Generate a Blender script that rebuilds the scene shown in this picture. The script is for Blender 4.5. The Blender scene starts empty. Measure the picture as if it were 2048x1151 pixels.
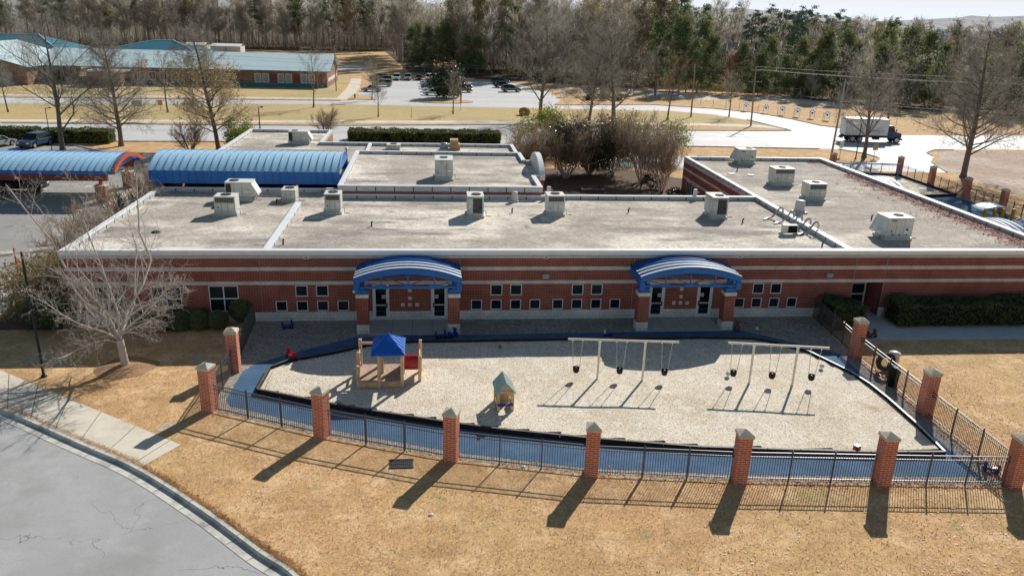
# A one-storey brick preschool with a fenced playground, seen from the air on a low-sun winter day.
# World: X runs along the front wall, Y points away from the viewer, Z is up, units are metres.
import bpy, math, random
from mathutils import Vector, noise
SC = bpy.context.scene
COL = SC.collection
PI = math.pi
R = math.radians

# ------------------------------------------------------------------ materials
def mat(name, col, rough=.85, metal=0, layers=(), bump=0, bscale=30, spec=.3, objvar=0, trans=0, alpha=1):
    """layers: (scale, colour, low, high[, stretch]) noise masks laid over the base colour"""
    m = bpy.data.materials.new(name); m.use_nodes = True
    n = m.node_tree.nodes; l = m.node_tree.links; n.clear()
    out = n.new('ShaderNodeOutputMaterial'); b = n.new('ShaderNodeBsdfPrincipled')
    l.new(b.outputs[0], out.inputs[0])
    b.inputs['Base Color'].default_value = (*col, 1); b.inputs['Roughness'].default_value = rough
    b.inputs['Metallic'].default_value = metal; b.inputs['Specular IOR Level'].default_value = spec
    tc = n.new('ShaderNodeTexCoord'); prev = None
    for i, L in enumerate(layers):
        sc, c, lo, hi = L[:4]
        mp = n.new('ShaderNodeMapping'); l.new(tc.outputs['Object'], mp.inputs[0])
        st = L[4] if len(L) > 4 else (1, 1, 1)
        mp.inputs['Scale'].default_value = (sc*st[0], sc*st[1], sc*st[2]); mp.inputs['Location'].default_value = (i*7.3, i*3.1, i*1.7)
        t = n.new('ShaderNodeTexNoise'); t.inputs['Scale'].default_value = 1; t.inputs['Detail'].default_value = 5
        t.inputs['Roughness'].default_value = .62
        l.new(mp.outputs[0], t.inputs['Vector'])
        r = n.new('ShaderNodeMapRange'); r.inputs[1].default_value = lo; r.inputs[2].default_value = hi
        l.new(t.outputs['Fac'], r.inputs[0])
        x = n.new('ShaderNodeMix'); x.data_type = 'RGBA'
        l.new(r.outputs[0], x.inputs[0])
        if prev: l.new(prev, x.inputs[6])
        else: x.inputs[6].default_value = (*col, 1)
        x.inputs[7].default_value = (*c, 1); prev = x.outputs[2]
    if objvar:
        oi = n.new('ShaderNodeObjectInfo'); h = n.new('ShaderNodeHueSaturation')
        r = n.new('ShaderNodeMapRange'); r.inputs[3].default_value = 1-objvar; r.inputs[4].default_value = 1+objvar
        l.new(oi.outputs['Random'], r.inputs[0]); l.new(r.outputs[0], h.inputs['Value'])
        if prev: l.new(prev, h.inputs['Color'])
        else: h.inputs['Color'].default_value = (*col, 1)
        prev = h.outputs[0]
    if prev: l.new(prev, b.inputs['Base Color'])
    if bump:
        t = n.new('ShaderNodeTexNoise'); t.inputs['Scale'].default_value = bscale; t.inputs['Detail'].default_value = 6
        l.new(tc.outputs['Object'], t.inputs['Vector'])
        bp = n.new('ShaderNodeBump'); bp.inputs['Strength'].default_value = bump; bp.inputs['Distance'].default_value = .05
        l.new(t.outputs['Fac'], bp.inputs['Height']); l.new(bp.outputs[0], b.inputs['Normal'])
    if trans:
        tr = n.new('ShaderNodeBsdfTranslucent'); mx = n.new('ShaderNodeMixShader'); mx.inputs[0].default_value = trans
        if prev: l.new(prev, tr.inputs[0])
        else: tr.inputs[0].default_value = (*col, 1)
        l.new(b.outputs[0], mx.inputs[1]); l.new(tr.outputs[0], mx.inputs[2]); l.new(mx.outputs[0], out.inputs[0])
    return m

def blockmat(name, c1, c2, mortar, w, h, gap=.012, rough=.9, flat=False, dirt=None):
    """coursed brick, block or paving; the pattern follows the wall whichever way it faces"""
    m = mat(name, c1, rough, bump=.15, bscale=60)
    n = m.node_tree.nodes; l = m.node_tree.links; b = n['Principled BSDF']
    tc = n['Texture Coordinate']; sp = n.new('ShaderNodeSeparateXYZ'); l.new(tc.outputs['Object'], sp.inputs[0])
    cb = n.new('ShaderNodeCombineXYZ')
    if flat:
        l.new(sp.outputs[0], cb.inputs[0]); l.new(sp.outputs[1], cb.inputs[1])
    else:
        a = n.new('ShaderNodeMath'); l.new(sp.outputs[0], a.inputs[0]); l.new(sp.outputs[1], a.inputs[1])
        l.new(a.outputs[0], cb.inputs[0]); l.new(sp.outputs[2], cb.inputs[1])
    t = n.new('ShaderNodeTexBrick'); l.new(cb.outputs[0], t.inputs['Vector'])
    t.inputs['Scale'].default_value = 1; t.inputs['Brick Width'].default_value = w; t.inputs['Row Height'].default_value = h
    t.inputs['Mortar Size'].default_value = gap; t.inputs['Mortar Smooth'].default_value = .1; t.inputs['Bias'].default_value = 0
    t.inputs['Color1'].default_value = (*c1, 1); t.inputs['Color2'].default_value = (*c2, 1); t.inputs['Mortar'].default_value = (*mortar, 1)
    ns = n.new('ShaderNodeTexNoise'); ns.inputs['Scale'].default_value = .9; ns.inputs['Detail'].default_value = 6
    l.new(tc.outputs['Object'], ns.inputs['Vector'])
    r = n.new('ShaderNodeMapRange'); r.inputs[1].default_value = .3; r.inputs[2].default_value = .7; r.inputs[3].default_value = .78; r.inputs[4].default_value = 1.12
    l.new(ns.outputs['Fac'], r.inputs[0])
    x = n.new('ShaderNodeMix'); x.data_type = 'RGBA'; x.blend_type = 'MULTIPLY'; x.inputs[0].default_value = 1
    l.new(t.outputs['Color'], x.inputs[6]); l.new(r.outputs[0], x.inputs[7]); l.new(x.outputs[2], b.inputs['Base Color'])
    return m

def add_cracks(m, scale, width, dark):
    """thin dark crack lines along the edges of large warped cells"""
    n = m.node_tree.nodes; l = m.node_tree.links; b = n['Principled BSDF']; tc = n['Texture Coordinate']
    src = b.inputs['Base Color'].links[0].from_socket
    ns = n.new('ShaderNodeTexNoise'); ns.inputs['Scale'].default_value = .55; ns.inputs['Detail'].default_value = 7
    l.new(tc.outputs['Object'], ns.inputs['Vector'])
    mx = n.new('ShaderNodeMix'); mx.data_type = 'VECTOR'; mx.inputs[0].default_value = .75
    va = n.new('ShaderNodeVectorMath'); va.operation = 'MULTIPLY_ADD'; va.inputs[1].default_value = (3.2, 3.2, 3.2)
    l.new(ns.outputs['Color'], va.inputs[0]); l.new(tc.outputs['Object'], va.inputs[2])
    v = n.new('ShaderNodeTexVoronoi'); v.feature = 'DISTANCE_TO_EDGE'; v.inputs['Scale'].default_value = scale; v.voronoi_dimensions = '2D'
    l.new(va.outputs[0], v.inputs['Vector'])
    r = n.new('ShaderNodeMapRange'); r.inputs[1].default_value = 0; r.inputs[2].default_value = width; r.inputs[3].default_value = 1; r.inputs[4].default_value = 0
    l.new(v.outputs['Distance'], r.inputs[0])
    n2 = n.new('ShaderNodeTexNoise'); n2.inputs['Scale'].default_value = .3; l.new(tc.outputs['Object'], n2.inputs['Vector'])
    r2 = n.new('ShaderNodeMapRange'); r2.inputs[1].default_value = .44; r2.inputs[2].default_value = .52
    l.new(n2.outputs['Fac'], r2.inputs[0])
    mu = n.new('ShaderNodeMath'); mu.operation = 'MULTIPLY'; l.new(r.outputs[0], mu.inputs[0]); l.new(r2.outputs[0], mu.inputs[1])
    x = n.new('ShaderNodeMix'); x.data_type = 'RGBA'; l.new(mu.outputs[0], x.inputs[0]); l.new(src, x.inputs[6]); x.inputs[7].default_value = (*dark, 1)
    l.new(x.outputs[2], b.inputs['Base Color'])

def speckle(m, scale, cols, amt=1.0):
    """stone-by-stone colour for loose gravel or shredded leaves"""
    n = m.node_tree.nodes; l = m.node_tree.links; b = n['Principled BSDF']; tc = n['Texture Coordinate']
    src = b.inputs['Base Color'].links[0].from_socket
    v = n.new('ShaderNodeTexVoronoi'); v.inputs['Scale'].default_value = scale; l.new(tc.outputs['Object'], v.inputs['Vector'])
    sp = n.new('ShaderNodeSeparateColor'); l.new(v.outputs['Color'], sp.inputs[0])
    cr = n.new('ShaderNodeValToRGB'); l.new(sp.outputs[0], cr.inputs[0]); cr.color_ramp.interpolation = 'CONSTANT'
    e = cr.color_ramp.elements
    e[0].position = 0; e[0].color = (*cols[0], 1); e[1].position = 1/len(cols); e[1].color = (*cols[1], 1)
    for i in range(2, len(cols)):
        k = e.new(i/len(cols)); k.color = (*cols[i], 1)
    x = n.new('ShaderNodeMix'); x.data_type = 'RGBA'; x.blend_type = 'MULTIPLY'; x.inputs[0].default_value = amt
    l.new(src, x.inputs[6]); l.new(cr.outputs[0], x.inputs[7]); l.new(x.outputs[2], b.inputs['Base Color'])

MT = {}
def plain(name, *a, **k): MT[name] = mat(name, *a, **k)
# ground covers
plain('dry_grass', (.71, .42, .20), .95, layers=[(.09, (.65, .435, .19), .42, .62), (.35, (.56, .33, .155), .46, .66, (1, 2.2, 1)), (.8, (.90, .61, .34), .48, .70), (3, (.50, .31, .16), .52, .70), (9, (.88, .66, .43), .56, .72), (.5, (.40, .36, .14), .62, .74)], bump=.5, bscale=26)
speckle(MT['dry_grass'], 16, [(.72, .72, .72), (1, 1, 1), (1.1, 1.08, 1.0), (.86, .84, .8), (1, .97, .9)], .8)
plain('verge_grass', (.62, .435, .205), .95, layers=[(.06, (.52, .42, .19), .42, .62), (.5, (.66, .50, .25), .5, .7), (4, (.34, .27, .11), .5, .72)], bump=.5, bscale=20)
plain('mulch', (.15, .10, .068), .95, layers=[(.8, (.23, .14, .09), .45, .7), (14, (.07, .045, .03), .5, .7)], bump=.9, bscale=20)
plain('wood_floor', (.085, .066, .042), .95, layers=[(.05, (.13, .10, .055), .45, .6), (.5, (.05, .04, .028), .5, .7)], bump=.6, bscale=3)
plain('leaf_litter', (.50, .37, .28), .95, layers=[(.10, (.68, .56, .46), .45, .6), (1.5, (.36, .22, .17), .5, .7), (9, (.66, .52, .42), .52, .75)], bump=.8, bscale=18)
plain('gravel', (.88, .79, .65), .95, layers=[(.3, (.78, .67, .51), .45, .65), (1.6, (.95, .89, .78), .5, .7), (.55, (.66, .48, .33), .60, .76)], bump=1.0, bscale=22)
speckle(MT['gravel'], 18, [(1.15, 1.13, 1.1), (.78, .74, .68), (1.05, 1, .95), (.55, .5, .44), (1.1, 1.08, 1.05), (.9, .84, .74), (1.15, 1.15, 1.15)], .7)
plain('gravel_shaded', (.42, .40, .37), .95, layers=[(.3, (.36, .34, .31), .45, .65), (1.6, (.50, .47, .43), .5, .7)], bump=1.0, bscale=22)  # the same gravel, darkened for the strip in the building's shadow
speckle(MT['gravel_shaded'], 13, [(1.15, 1.13, 1.1), (.78, .74, .68), (1.05, 1, .95), (.55, .5, .44), (.9, .84, .74)], .9)
plain('rubber_path', (.065, .14, .25), .9, layers=[(.7, (.10, .19, .31), .45, .65), (5, (.06, .125, .215), .5, .75)], bump=.35, bscale=60)
plain('asphalt', (.475, .47, .46), .85, layers=[(.12, (.41, .405, .395), .45, .6), (.9, (.515, .51, .498), .5, .7), (.25, (.37, .355, .345), .55, .72), (22, (.32, .32, .322), .52, .75)], bump=.3, bscale=70, spec=.4)
add_cracks(MT['asphalt'], .24, .0045, (.13, .13, .135))
plain('asphalt_lot', (.36, .34, .315), .8, layers=[(.15, (.43, .405, .37), .45, .6), (1, (.30, .29, .275), .5, .75)], bump=.2, bscale=60, spec=.5)
plain('asphalt_road', (.66, .645, .625), .68, layers=[(.08, (.56, .55, .535), .45, .6, (.3, 2, 1)), (.8, (.70, .69, .67), .5, .75)], bump=.15, bscale=40, spec=.32)
plain('concrete', (.80, .715, .575), .9, layers=[(.4, (.63, .56, .45), .45, .65), (3, (.86, .78, .64), .5, .75)], bump=.2, bscale=50)
plain('concrete_kerb', (.72, .685, .60), .9, layers=[(1.2, (.36, .34, .30), .45, .7)], bump=.2, bscale=40)
plain('concrete_grey', (.60, .61, .59), .9, layers=[(.8, (.50, .51, .50), .45, .7), (5, (.66, .67, .66), .55, .8)], bump=.2, bscale=50)
plain('bare_sand', (.60, .48, .33), .95, layers=[(2, (.48, .36, .23), .42, .6), (9, (.66, .55, .40), .5, .7)])
plain('joint', (.16, .15, .13), .95)
plain('paint_white', (.72, .72, .70), .7, layers=[(3, (.45, .45, .44), .5, .75)])
plain('paint_blue', (.30, .46, .66), .7, layers=[(3, (.28, .34, .42), .5, .75)])
# building
MT['brick'] = blockmat('brick', (.37, .074, .046), (.28, .054, .035), (.45, .33, .27), .31, .10, .010)
MT['brick_orange'] = blockmat('brick_orange', (.36, .105, .055), (.27, .075, .042), (.42, .36, .29), .31, .10, .010)
MT['pillar_brick'] = blockmat('pillar_brick', (.70, .17, .085), (.54, .12, .065), (.82, .70, .57), .31, .10, .010)
MT['school_brick'] = blockmat('school_brick', (.34, .17, .12), (.26, .12, .085), (.4, .34, .28), .4, .14, .012)
MT['band_stone'] = blockmat('band_stone', (.78, .73, .67), (.71, .66, .605), (.60, .56, .51), .40, .22, .008)
MT['split_block'] = blockmat('split_block', (.84, .85, .79), (.75, .76, .71), (.52, .53, .50), .40, .20, .012)
plain('cap_stone', (.66, .60, .48), .9, layers=[(2, (.38, .34, .26), .45, .7)], bump=.3, bscale=30)
plain('coping', (.97, .97, .96), .35, layers=[(.8, (.86, .86, .85), .5, .75)], spec=.5)
plain('parapet_flashing', (.58, .59, .61), .5, layers=[(2, (.44, .45, .47), .45, .7)], spec=.5)
plain('roof_ballast', (.53, .46, .385), .95, layers=[(.13, (.93, .84, .71), .455, .60), (.2, (.38, .335, .295), .5, .63, (.6, 2.6, 1)), (.6, (.64, .58, .50), .52, .72), (3, (.38, .335, .30), .54, .75), (.33, (.13, .125, .12), .635, .76)], bump=.7, bscale=20)
speckle(MT['roof_ballast'], 7, [(1.12, 1.12, 1.12), (.82, .8, .78), (1, 1, 1), (.68, .66, .64), (1.05, 1.04, 1.02)], .5)
plain('blue_metal', (.010, .15, .50), .42, layers=[(.6, (.014, .19, .57), .45, .7)], spec=.4)
plain('blue_roof', (.50, .80, .95), .38, layers=[(.5, (.55, .83, .96), .45, .7), (3, (.43, .74, .92), .55, .8)], spec=.6)
plain('blue_pan', (.006, .06, .22), .6, spec=.15)  # canopy pans darkened to set off the painted glints
plain('glint_stripe', (.86, .93, .97), .35, spec=.6)  # near-white paint for the sun glare on the canopy seams
plain('red_metal', (.55, .10, .035), .55)
plain('red_dark', (.22, .06, .045), .6)
plain('glass_dark', (.006, .010, .014), .08, spec=.6)
plain('glass_teal', (.008, .022, .03), .08, spec=.6)
plain('frame_white', (.85, .87, .89), .5)
plain('frame_grey', (.35, .37, .39), .5)
plain('black_metal', (.012, .012, .014), .5, spec=.4)
plain('fence_metal', (.085, .087, .092), .42, spec=.5)
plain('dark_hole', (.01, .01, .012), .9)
plain('unit_beige', (.74, .74, .66), .6, layers=[(1.3, (.64, .64, .57), .45, .7), (6, (.42, .40, .34), .6, .85)], objvar=.06)
plain('unit_grey', (.70, .72, .68), .6, layers=[(1.3, (.36, .38, .36), .45, .7)], objvar=.06)
plain('unit_top', (.80, .79, .74), .55, layers=[(1, (.66, .65, .6), .45, .7)])
plain('coil', (.06, .06, .058), .7)
plain('louvre', (.22, .225, .21), .7)
plain('galvanised', (.45, .46, .47), .4, metal=.4, layers=[(3, (.33, .34, .35), .45, .7)])
plain('curb_metal', (.60, .61, .59), .55)
plain('pipe_white', (.74, .65, .62), .5)
plain('tan_metal', (.52, .36, .20), .6)
# playground
plain('play_wood', (.78, .54, .34), .7, layers=[(3, (.55, .36, .215), .45, .7)])
plain('play_deck', (.56, .38, .28), .8, layers=[(4, (.34, .21, .15), .45, .7)])
plain('play_blue', (.008, .15, .62), .28, spec=.6)
plain('play_red', (.42, .012, .018), .3, spec=.6)
plain('play_green', (.34, .64, .50), .45)
plain('play_orange', (.62, .27, .05), .5)
plain('play_tan', (.78, .55, .34), .55)
plain('play_yellow', (.68, .38, .02), .45)
plain('play_white', (.75, .75, .74), .4)
plain('toy_blue', (.012, .03, .30), .35, spec=.6)
plain('toy_dark', (.015, .02, .06), .5)
plain('swing_steel', (.92, .85, .72), .5, layers=[(3, (.74, .66, .53), .45, .7)])
plain('chain', (.6, .55, .48), .5)
plain('black_rubber', (.01, .01, .011), .6)
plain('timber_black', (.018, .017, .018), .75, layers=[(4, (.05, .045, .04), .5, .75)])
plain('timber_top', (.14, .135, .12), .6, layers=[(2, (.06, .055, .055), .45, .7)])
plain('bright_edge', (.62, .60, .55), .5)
# vegetation
plain('bark_white', (.60, .55, .49), .85, layers=[(2, (.44, .39, .33), .45, .7), (7, (.68, .63, .57), .5, .75)], bump=.3, bscale=10)
plain('bark_grey', (.21, .175, .145), .9, layers=[(3, (.12, .10, .082), .45, .7)], bump=.4, bscale=8)
plain('twig_grey', (.43, .40, .345), .9, objvar=.12, trans=.3)
plain('twig_brown', (.40, .30, .205), .9, objvar=.1, trans=.35)
plain('twig_pale', (.56, .48, .42), .9, trans=.25)
plain('twig_hazed', (.58, .53, .455), .95, layers=[(.25, (.42, .38, .315), .42, .62)], objvar=.22, trans=.55)  # paled so the colour itself carries the distance haze
plain('trunk_hazed', (.42, .36, .31), .95, objvar=.2)  # trunk tone lifted, distance haze put into the colour
plain('leaf_orange', (.72, .45, .15), .8, layers=[(1, (.60, .45, .18), .4, .65)], trans=.45)
plain('leaf_yellow', (.66, .52, .18), .8, layers=[(.4, (.42, .40, .17), .4, .65)], objvar=.15, trans=.45)
plain('leaf_rust', (.52, .29, .16), .8, layers=[(.4, (.40, .27, .16), .4, .65)], objvar=.15, trans=.4)
plain('needle_pine', (.27, .36, .14), .8, layers=[(.35, (.12, .18, .085), .42, .6)], objvar=.2, trans=.4)
plain('needle_cedar', (.16, .215, .10), .85, layers=[(.4, (.30, .27, .115), .45, .65)], objvar=.2, trans=.35)
plain('needle_hazed', (.20, .30, .20), .9, layers=[(.2, (.06, .10, .075), .42, .62)], objvar=.2)  # bluish tint paints the distance haze onto the far pines
plain('leaf_hedge', (.16, .195, .06), .6, layers=[(1.2, (.30, .30, .11), .48, .68)], trans=.15)
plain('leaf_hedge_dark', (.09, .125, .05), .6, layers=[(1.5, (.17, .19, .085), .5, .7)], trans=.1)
plain('pine_straw', (.44, .265, .14), .95, layers=[(1.2, (.34, .19, .10), .45, .65), (9, (.56, .37, .21), .52, .72)], bump=.6, bscale=24)
plain('leaf_box', (.15, .20, .085), .6, layers=[(1.5, (.24, .27, .12), .5, .7)], trans=.15)
plain('grass_blade', (.82, .56, .31), .9, layers=[(.5, (.50, .31, .15), .42, .62), (3, (.88, .66, .42), .55, .75), (.3, (.42, .40, .15), .64, .74)], trans=.2)
plain('glass_grey', (.022, .026, .03), .12, spec=.6)
plain('leaf_lime', (.30, .34, .055), .7, layers=[(1, (.17, .22, .045), .42, .65)], trans=.3)
plain('leaf_holly', (.085, .115, .05), .35, layers=[(1.5, (.04, .06, .025), .45, .65)], spec=.6)
plain('leaf_autumn', (.42, .29, .13), .8, layers=[(1, (.19, .20, .07), .42, .6), (3, (.55, .31, .13), .5, .7)], trans=.2)
plain('leaf_fallen', (.80, .72, .62), .7, layers=[(2, (.40, .23, .14), .5, .62), (11, (.9, .87, .82), .5, .65)])
plain('leaf_red', (.46, .19, .15), .8, layers=[(4, (.62, .40, .32), .48, .62), (11, (.80, .68, .60), .56, .68)])
plain('wood_hazed', (.42, .42, .44), 1, layers=[(.02, (.36, .39, .41), .42, .6), (.06, (.54, .48, .42), .5, .65)])  # bluish grey with the far haze mixed into the colour
# street
plain('teal_roof', (.76, .90, .90), .30, layers=[(.3, (.70, .86, .86), .45, .65)], spec=.7)
plain('teal_dark', (.045, .20, .27), .5)
plain('pole_wood', (.30, .255, .21), .9, layers=[(2, (.22, .185, .15), .45, .7)])
plain('pole_steel', (.36, .38, .40), .4, metal=.3)
plain('sign_white', (.85, .85, .86), .6)
plain('paw_white', (.92, .92, .93), .6, trans=.45)
plain('sign_tan', (.46, .36, .24), .7)
plain('paw_navy', (.012, .016, .035), .6)
plain('truck_box', (.88, .87, .85), .5, layers=[(.9, (.74, .73, .72), .45, .7)])
plain('truck_blue', (.012, .045, .17), .3, spec=.6)
plain('tyre', (.014, .014, .015), .8)
plain('rim', (.50, .50, .50), .35, metal=.5)
for nm, c in dict(car_white=(.72, .73, .74), car_silver=(.40, .41, .42), car_black=(.012, .013, .016), car_blue=(.045, .085, .145), car_maroon=(.10, .03, .035), car_grey=(.13, .135, .14), car_brown=(.17, .13, .10)).items():
    plain(nm, c, .25, spec=.6, metal=.1)
plain('lamp_glass', (.80, .80, .78), .2)
plain('tail_red', (.35, .02, .02), .3)
plain('cone_orange', (.80, .11, .03), .5)
plain('wire', (.30, .28, .26), .6)
plain('trailer_white', (.62, .62, .60), .6)

# ------------------------------------------------------------------ mesh building
class MB:
    def __init__(s): s.v = []; s.f = []; s.m = []
    def face(s, pts, m=0):
        i = len(s.v); s.v += [tuple(p) for p in pts]; s.f.append(tuple(range(i, i+len(pts)))); s.m.append(m); return s
    def box(s, x0, x1, y0, y1, z0, z1, m=0, top=None):
        i = len(s.v)
        s.v += [(x0,y0,z0),(x1,y0,z0),(x1,y1,z0),(x0,y1,z0),(x0,y0,z1),(x1,y0,z1),(x1,y1,z1),(x0,y1,z1)]
        for k, q in enumerate(((3,2,1,0),(4,5,6,7),(0,1,5,4),(1,2,6,5),(2,3,7,6),(3,0,4,7))):
            s.f.append(tuple(i+j for j in q)); s.m.append(top if (k == 1 and top is not None) else m)
        return s
    def obox(s, c, size, rz=0, m=0, rx=0, ry=0):
        i = len(s.v); a, b, d = (k/2 for k in size)
        from mathutils import Euler
        M = Euler((rx, ry, rz)).to_matrix()
        for p in ((-a,-b,-d),(a,-b,-d),(a,b,-d),(-a,b,-d),(-a,-b,d),(a,-b,d),(a,b,d),(-a,b,d)):
            w = M @ Vector(p); s.v.append((w.x+c[0], w.y+c[1], w.z+c[2]))
        for q in ((3,2,1,0),(4,5,6,7),(0,1,5,4),(1,2,6,5),(2,3,7,6),(3,0,4,7)): s.f.append(tuple(i+j for j in q)); s.m.append(m)
        return s
    def tube(s, p, q, r0, r1=None, n=6, m=0, caps=True):
        r1 = r0 if r1 is None else r1
        p = Vector(p); q = Vector(q); d = q-p
        if d.length < 1e-6: return s
        d.normalize(); u = d.orthogonal().normalized(); w = d.cross(u); i = len(s.v)
        for k in range(n):
            a = 2*PI*k/n; e = u*math.cos(a)+w*math.sin(a)
            s.v.append(tuple(p+e*r0)); s.v.append(tuple(q+e*r1))
        for k in range(n):
            j = (k+1) % n; s.f.append((i+2*k, i+2*j, i+2*j+1, i+2*k+1)); s.m.append(m)
        if caps:
            s.f.append(tuple(i+2*k for k in reversed(range(n)))); s.m.append(m)
            s.f.append(tuple(i+2*k+1 for k in range(n))); s.m.append(m)
        return s
    def pipe(s, pts, r, n=6, m=0):
        for a, b in zip(pts, pts[1:]): s.tube(a, b, r, r, n, m)
        return s
    def prism(s, poly, z0, z1, m=0, top=None):
        n = len(poly); i = len(s.v)
        s.v += [(p[0], p[1], z0) for p in poly]+[(p[0], p[1], z1) for p in poly]
        for k in range(n):
            j = (k+1) % n; s.f.append((i+k, i+j, i+n+j, i+n+k)); s.m.append(m)
        s.f.append(tuple(i+n+k for k in range(n))); s.m.append(m if top is None else top)
        s.f.append(tuple(i+k for k in reversed(range(n)))); s.m.append(m)
        return s
    def side(s, prof, y0, y1, m=0, ends=True):
        """profile in X,Z extruded along Y"""
        n = len(prof); i = len(s.v)
        s.v += [(p[0], y0, p[1]) for p in prof]+[(p[0], y1, p[1]) for p in prof]
        for k in range(n):
            j = (k+1) % n; s.f.append((i+j, i+k, i+n+k, i+n+j)); s.m.append(m)
        if ends:
            s.f.append(tuple(i+k for k in range(n))); s.m.append(m)
            s.f.append(tuple(i+n+k for k in reversed(range(n)))); s.m.append(m)
        return s
    def lathe(s, cx, cy, prof, n=16, m=0):
        i = len(s.v)
        for r, z in prof:
            for k in range(n): s.v.append((cx+r*math.cos(2*PI*k/n), cy+r*math.sin(2*PI*k/n), z))
        for a in range(len(prof)-1):
            for k in range(n):
                j = (k+1) % n; s.f.append((i+a*n+k, i+a*n+j, i+(a+1)*n+j, i+(a+1)*n+k)); s.m.append(m)
        s.f.append(tuple(i+k for k in reversed(range(n)))); s.m.append(m)
        s.f.append(tuple(i+(len(prof)-1)*n+k for k in range(n))); s.m.append(m)
        return s
    def ball(s, c, r, n=12, m=0, sz=1):
        k = n//2
        return s.lathe_at(c, [(r*math.sin(PI*a/k), -sz*r*math.cos(PI*a/k)) for a in range(k+1)], n, m)
    def lathe_at(s, c, prof, n, m=0):
        return s.lathe(c[0], c[1], [(max(r, 1e-4), z+c[2]) for r, z in prof], n, m)
    def leaf(s, c, size, rng, m=0, flat=0):
        a = Vector((rng.gauss(0,1), rng.gauss(0,1), rng.gauss(0,1)*(1-flat))); a.normalize()
        b = Vector((rng.gauss(0,1), rng.gauss(0,1), rng.gauss(0,1)*(1-flat))); b.normalize()
        c = Vector(c); i = len(s.v)
        s.v += [tuple(c+a*size), tuple(c+b*size), tuple(c-(a+b)*size*.6)]; s.f.append((i, i+1, i+2)); s.m.append(m)
        return s
    def sliver(s, p, q, w):
        i = len(s.v); dx, dy = q[0]-p[0], q[1]-p[1]; L = math.hypot(dx, dy) or 1
        ox, oy = -dy/L*w, dx/L*w
        if L < .05: ox, oy = w, 0
        s.v += [(p[0]-ox, p[1]-oy, p[2]), (p[0]+ox, p[1]+oy, p[2]), tuple(q)]; s.f.append((i, i+1, i+2)); s.m.append(0)
    def build(s, name, mats, parent=None, smooth=False, kind=None, label=None, **kw):
        me = bpy.data.meshes.new(name); me.from_pydata(s.v, [], s.f)
        if isinstance(mats, str): mats = [mats]
        for m in mats: me.materials.append(MT[m])
        if len(mats) > 1: me.polygons.foreach_set('material_index', s.m)
        if smooth: me.polygons.foreach_set('use_smooth', [True]*len(s.f))
        me.update()
        o = bpy.data.objects.new(name, me); COL.objects.link(o)
        if parent: o.parent = parent
        if kind: o['kind'] = kind
        if label: o['label'] = label
        return o

def tag(o, label, cat, group=None, kind=None):
    o['label'] = label; o['category'] = cat
    if group: o['group'] = group
    if kind: o['kind'] = kind
    return o
def thing(name, label, cat, loc=(0, 0, 0), rz=0, group=None):
    o = bpy.data.objects.new(name, None); COL.objects.link(o); o.empty_display_size = .3
    o.location = loc; o.rotation_euler = (0, 0, rz); return tag(o, label, cat, group)
def dup(root, loc, rz=0, label=None, group=None, scale=None):
    r = root.copy(); COL.objects.link(r); r.location = loc; r.rotation_euler = (0, 0, rz)
    if scale: r.scale = scale if hasattr(scale, '__len__') else (scale,)*3
    if label: r['label'] = label
    if group: r['group'] = group
    for ch in list(root.children):
        c = ch.copy(); COL.objects.link(c); c.parent = r
        for g in list(ch.children):
            d = g.copy(); COL.objects.link(d); d.parent = c
    return r
def recolour(root, old, new):
    """give one copy its own paint (slots set on the object, mesh stays shared)"""
    for o in [root]+list(root.children_recursive):
        for sl in o.material_slots:
            if sl.material == MT[old]: sl.link = 'OBJECT'; sl.material = MT[new]
def struct(name, mb, mats, label=None, cat=None, kind='structure'):
    o = mb.build(name, mats); o['kind'] = kind
    if label: o['label'] = label
    if cat: o['category'] = cat
    return o
def sheet(name, poly, z, m): return struct(name, MB().face([(p[0], p[1], z) for p in poly]), m)
def bev(o, w=.02, seg=2):
    b = o.modifiers.new('Bevel', 'BEVEL'); b.width = w; b.segments = seg; b.limit_method = 'ANGLE'; return o
def inpoly(x, y, P):
    c = False; j = len(P)-1
    for i in range(len(P)):
        if (P[i][1] > y) != (P[j][1] > y) and x < (P[j][0]-P[i][0])*(y-P[i][1])/(P[j][1]-P[i][1])+P[i][0]: c = not c
        j = i
    return c
def smoothline(pts, k=4):
    out = []
    for i in range(len(pts)-1):
        p0 = pts[max(i-1, 0)]; p1 = pts[i]; p2 = pts[i+1]; p3 = pts[min(i+2, len(pts)-1)]
        for a in range(k):
            t = a/k
            out.append(tuple(.5*((2*p1[c])+(-p0[c]+p2[c])*t+(2*p0[c]-5*p1[c]+4*p2[c]-p3[c])*t*t+(-p0[c]+3*p1[c]-3*p2[c]+p3[c])*t**3) for c in range(2)))
    out.append(tuple(pts[-1])); return out
def offset(pts, d):
    out = []
    for i, p in enumerate(pts):
        a = pts[max(i-1, 0)]; b = pts[min(i+1, len(pts)-1)]
        dx, dy = b[0]-a[0], b[1]-a[1]; L = math.hypot(dx, dy) or 1
        out.append((p[0]-dy/L*d, p[1]+dx/L*d))
    return out
def ribbon(a, b, z0, z1=None):
    z1 = z0 if z1 is None else z1
    mb = MB()
    for i in range(len(a)-1): mb.face([(*a[i], z0), (*a[i+1], z0), (*b[i+1], z1), (*b[i], z1)])
    return mb

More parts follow.
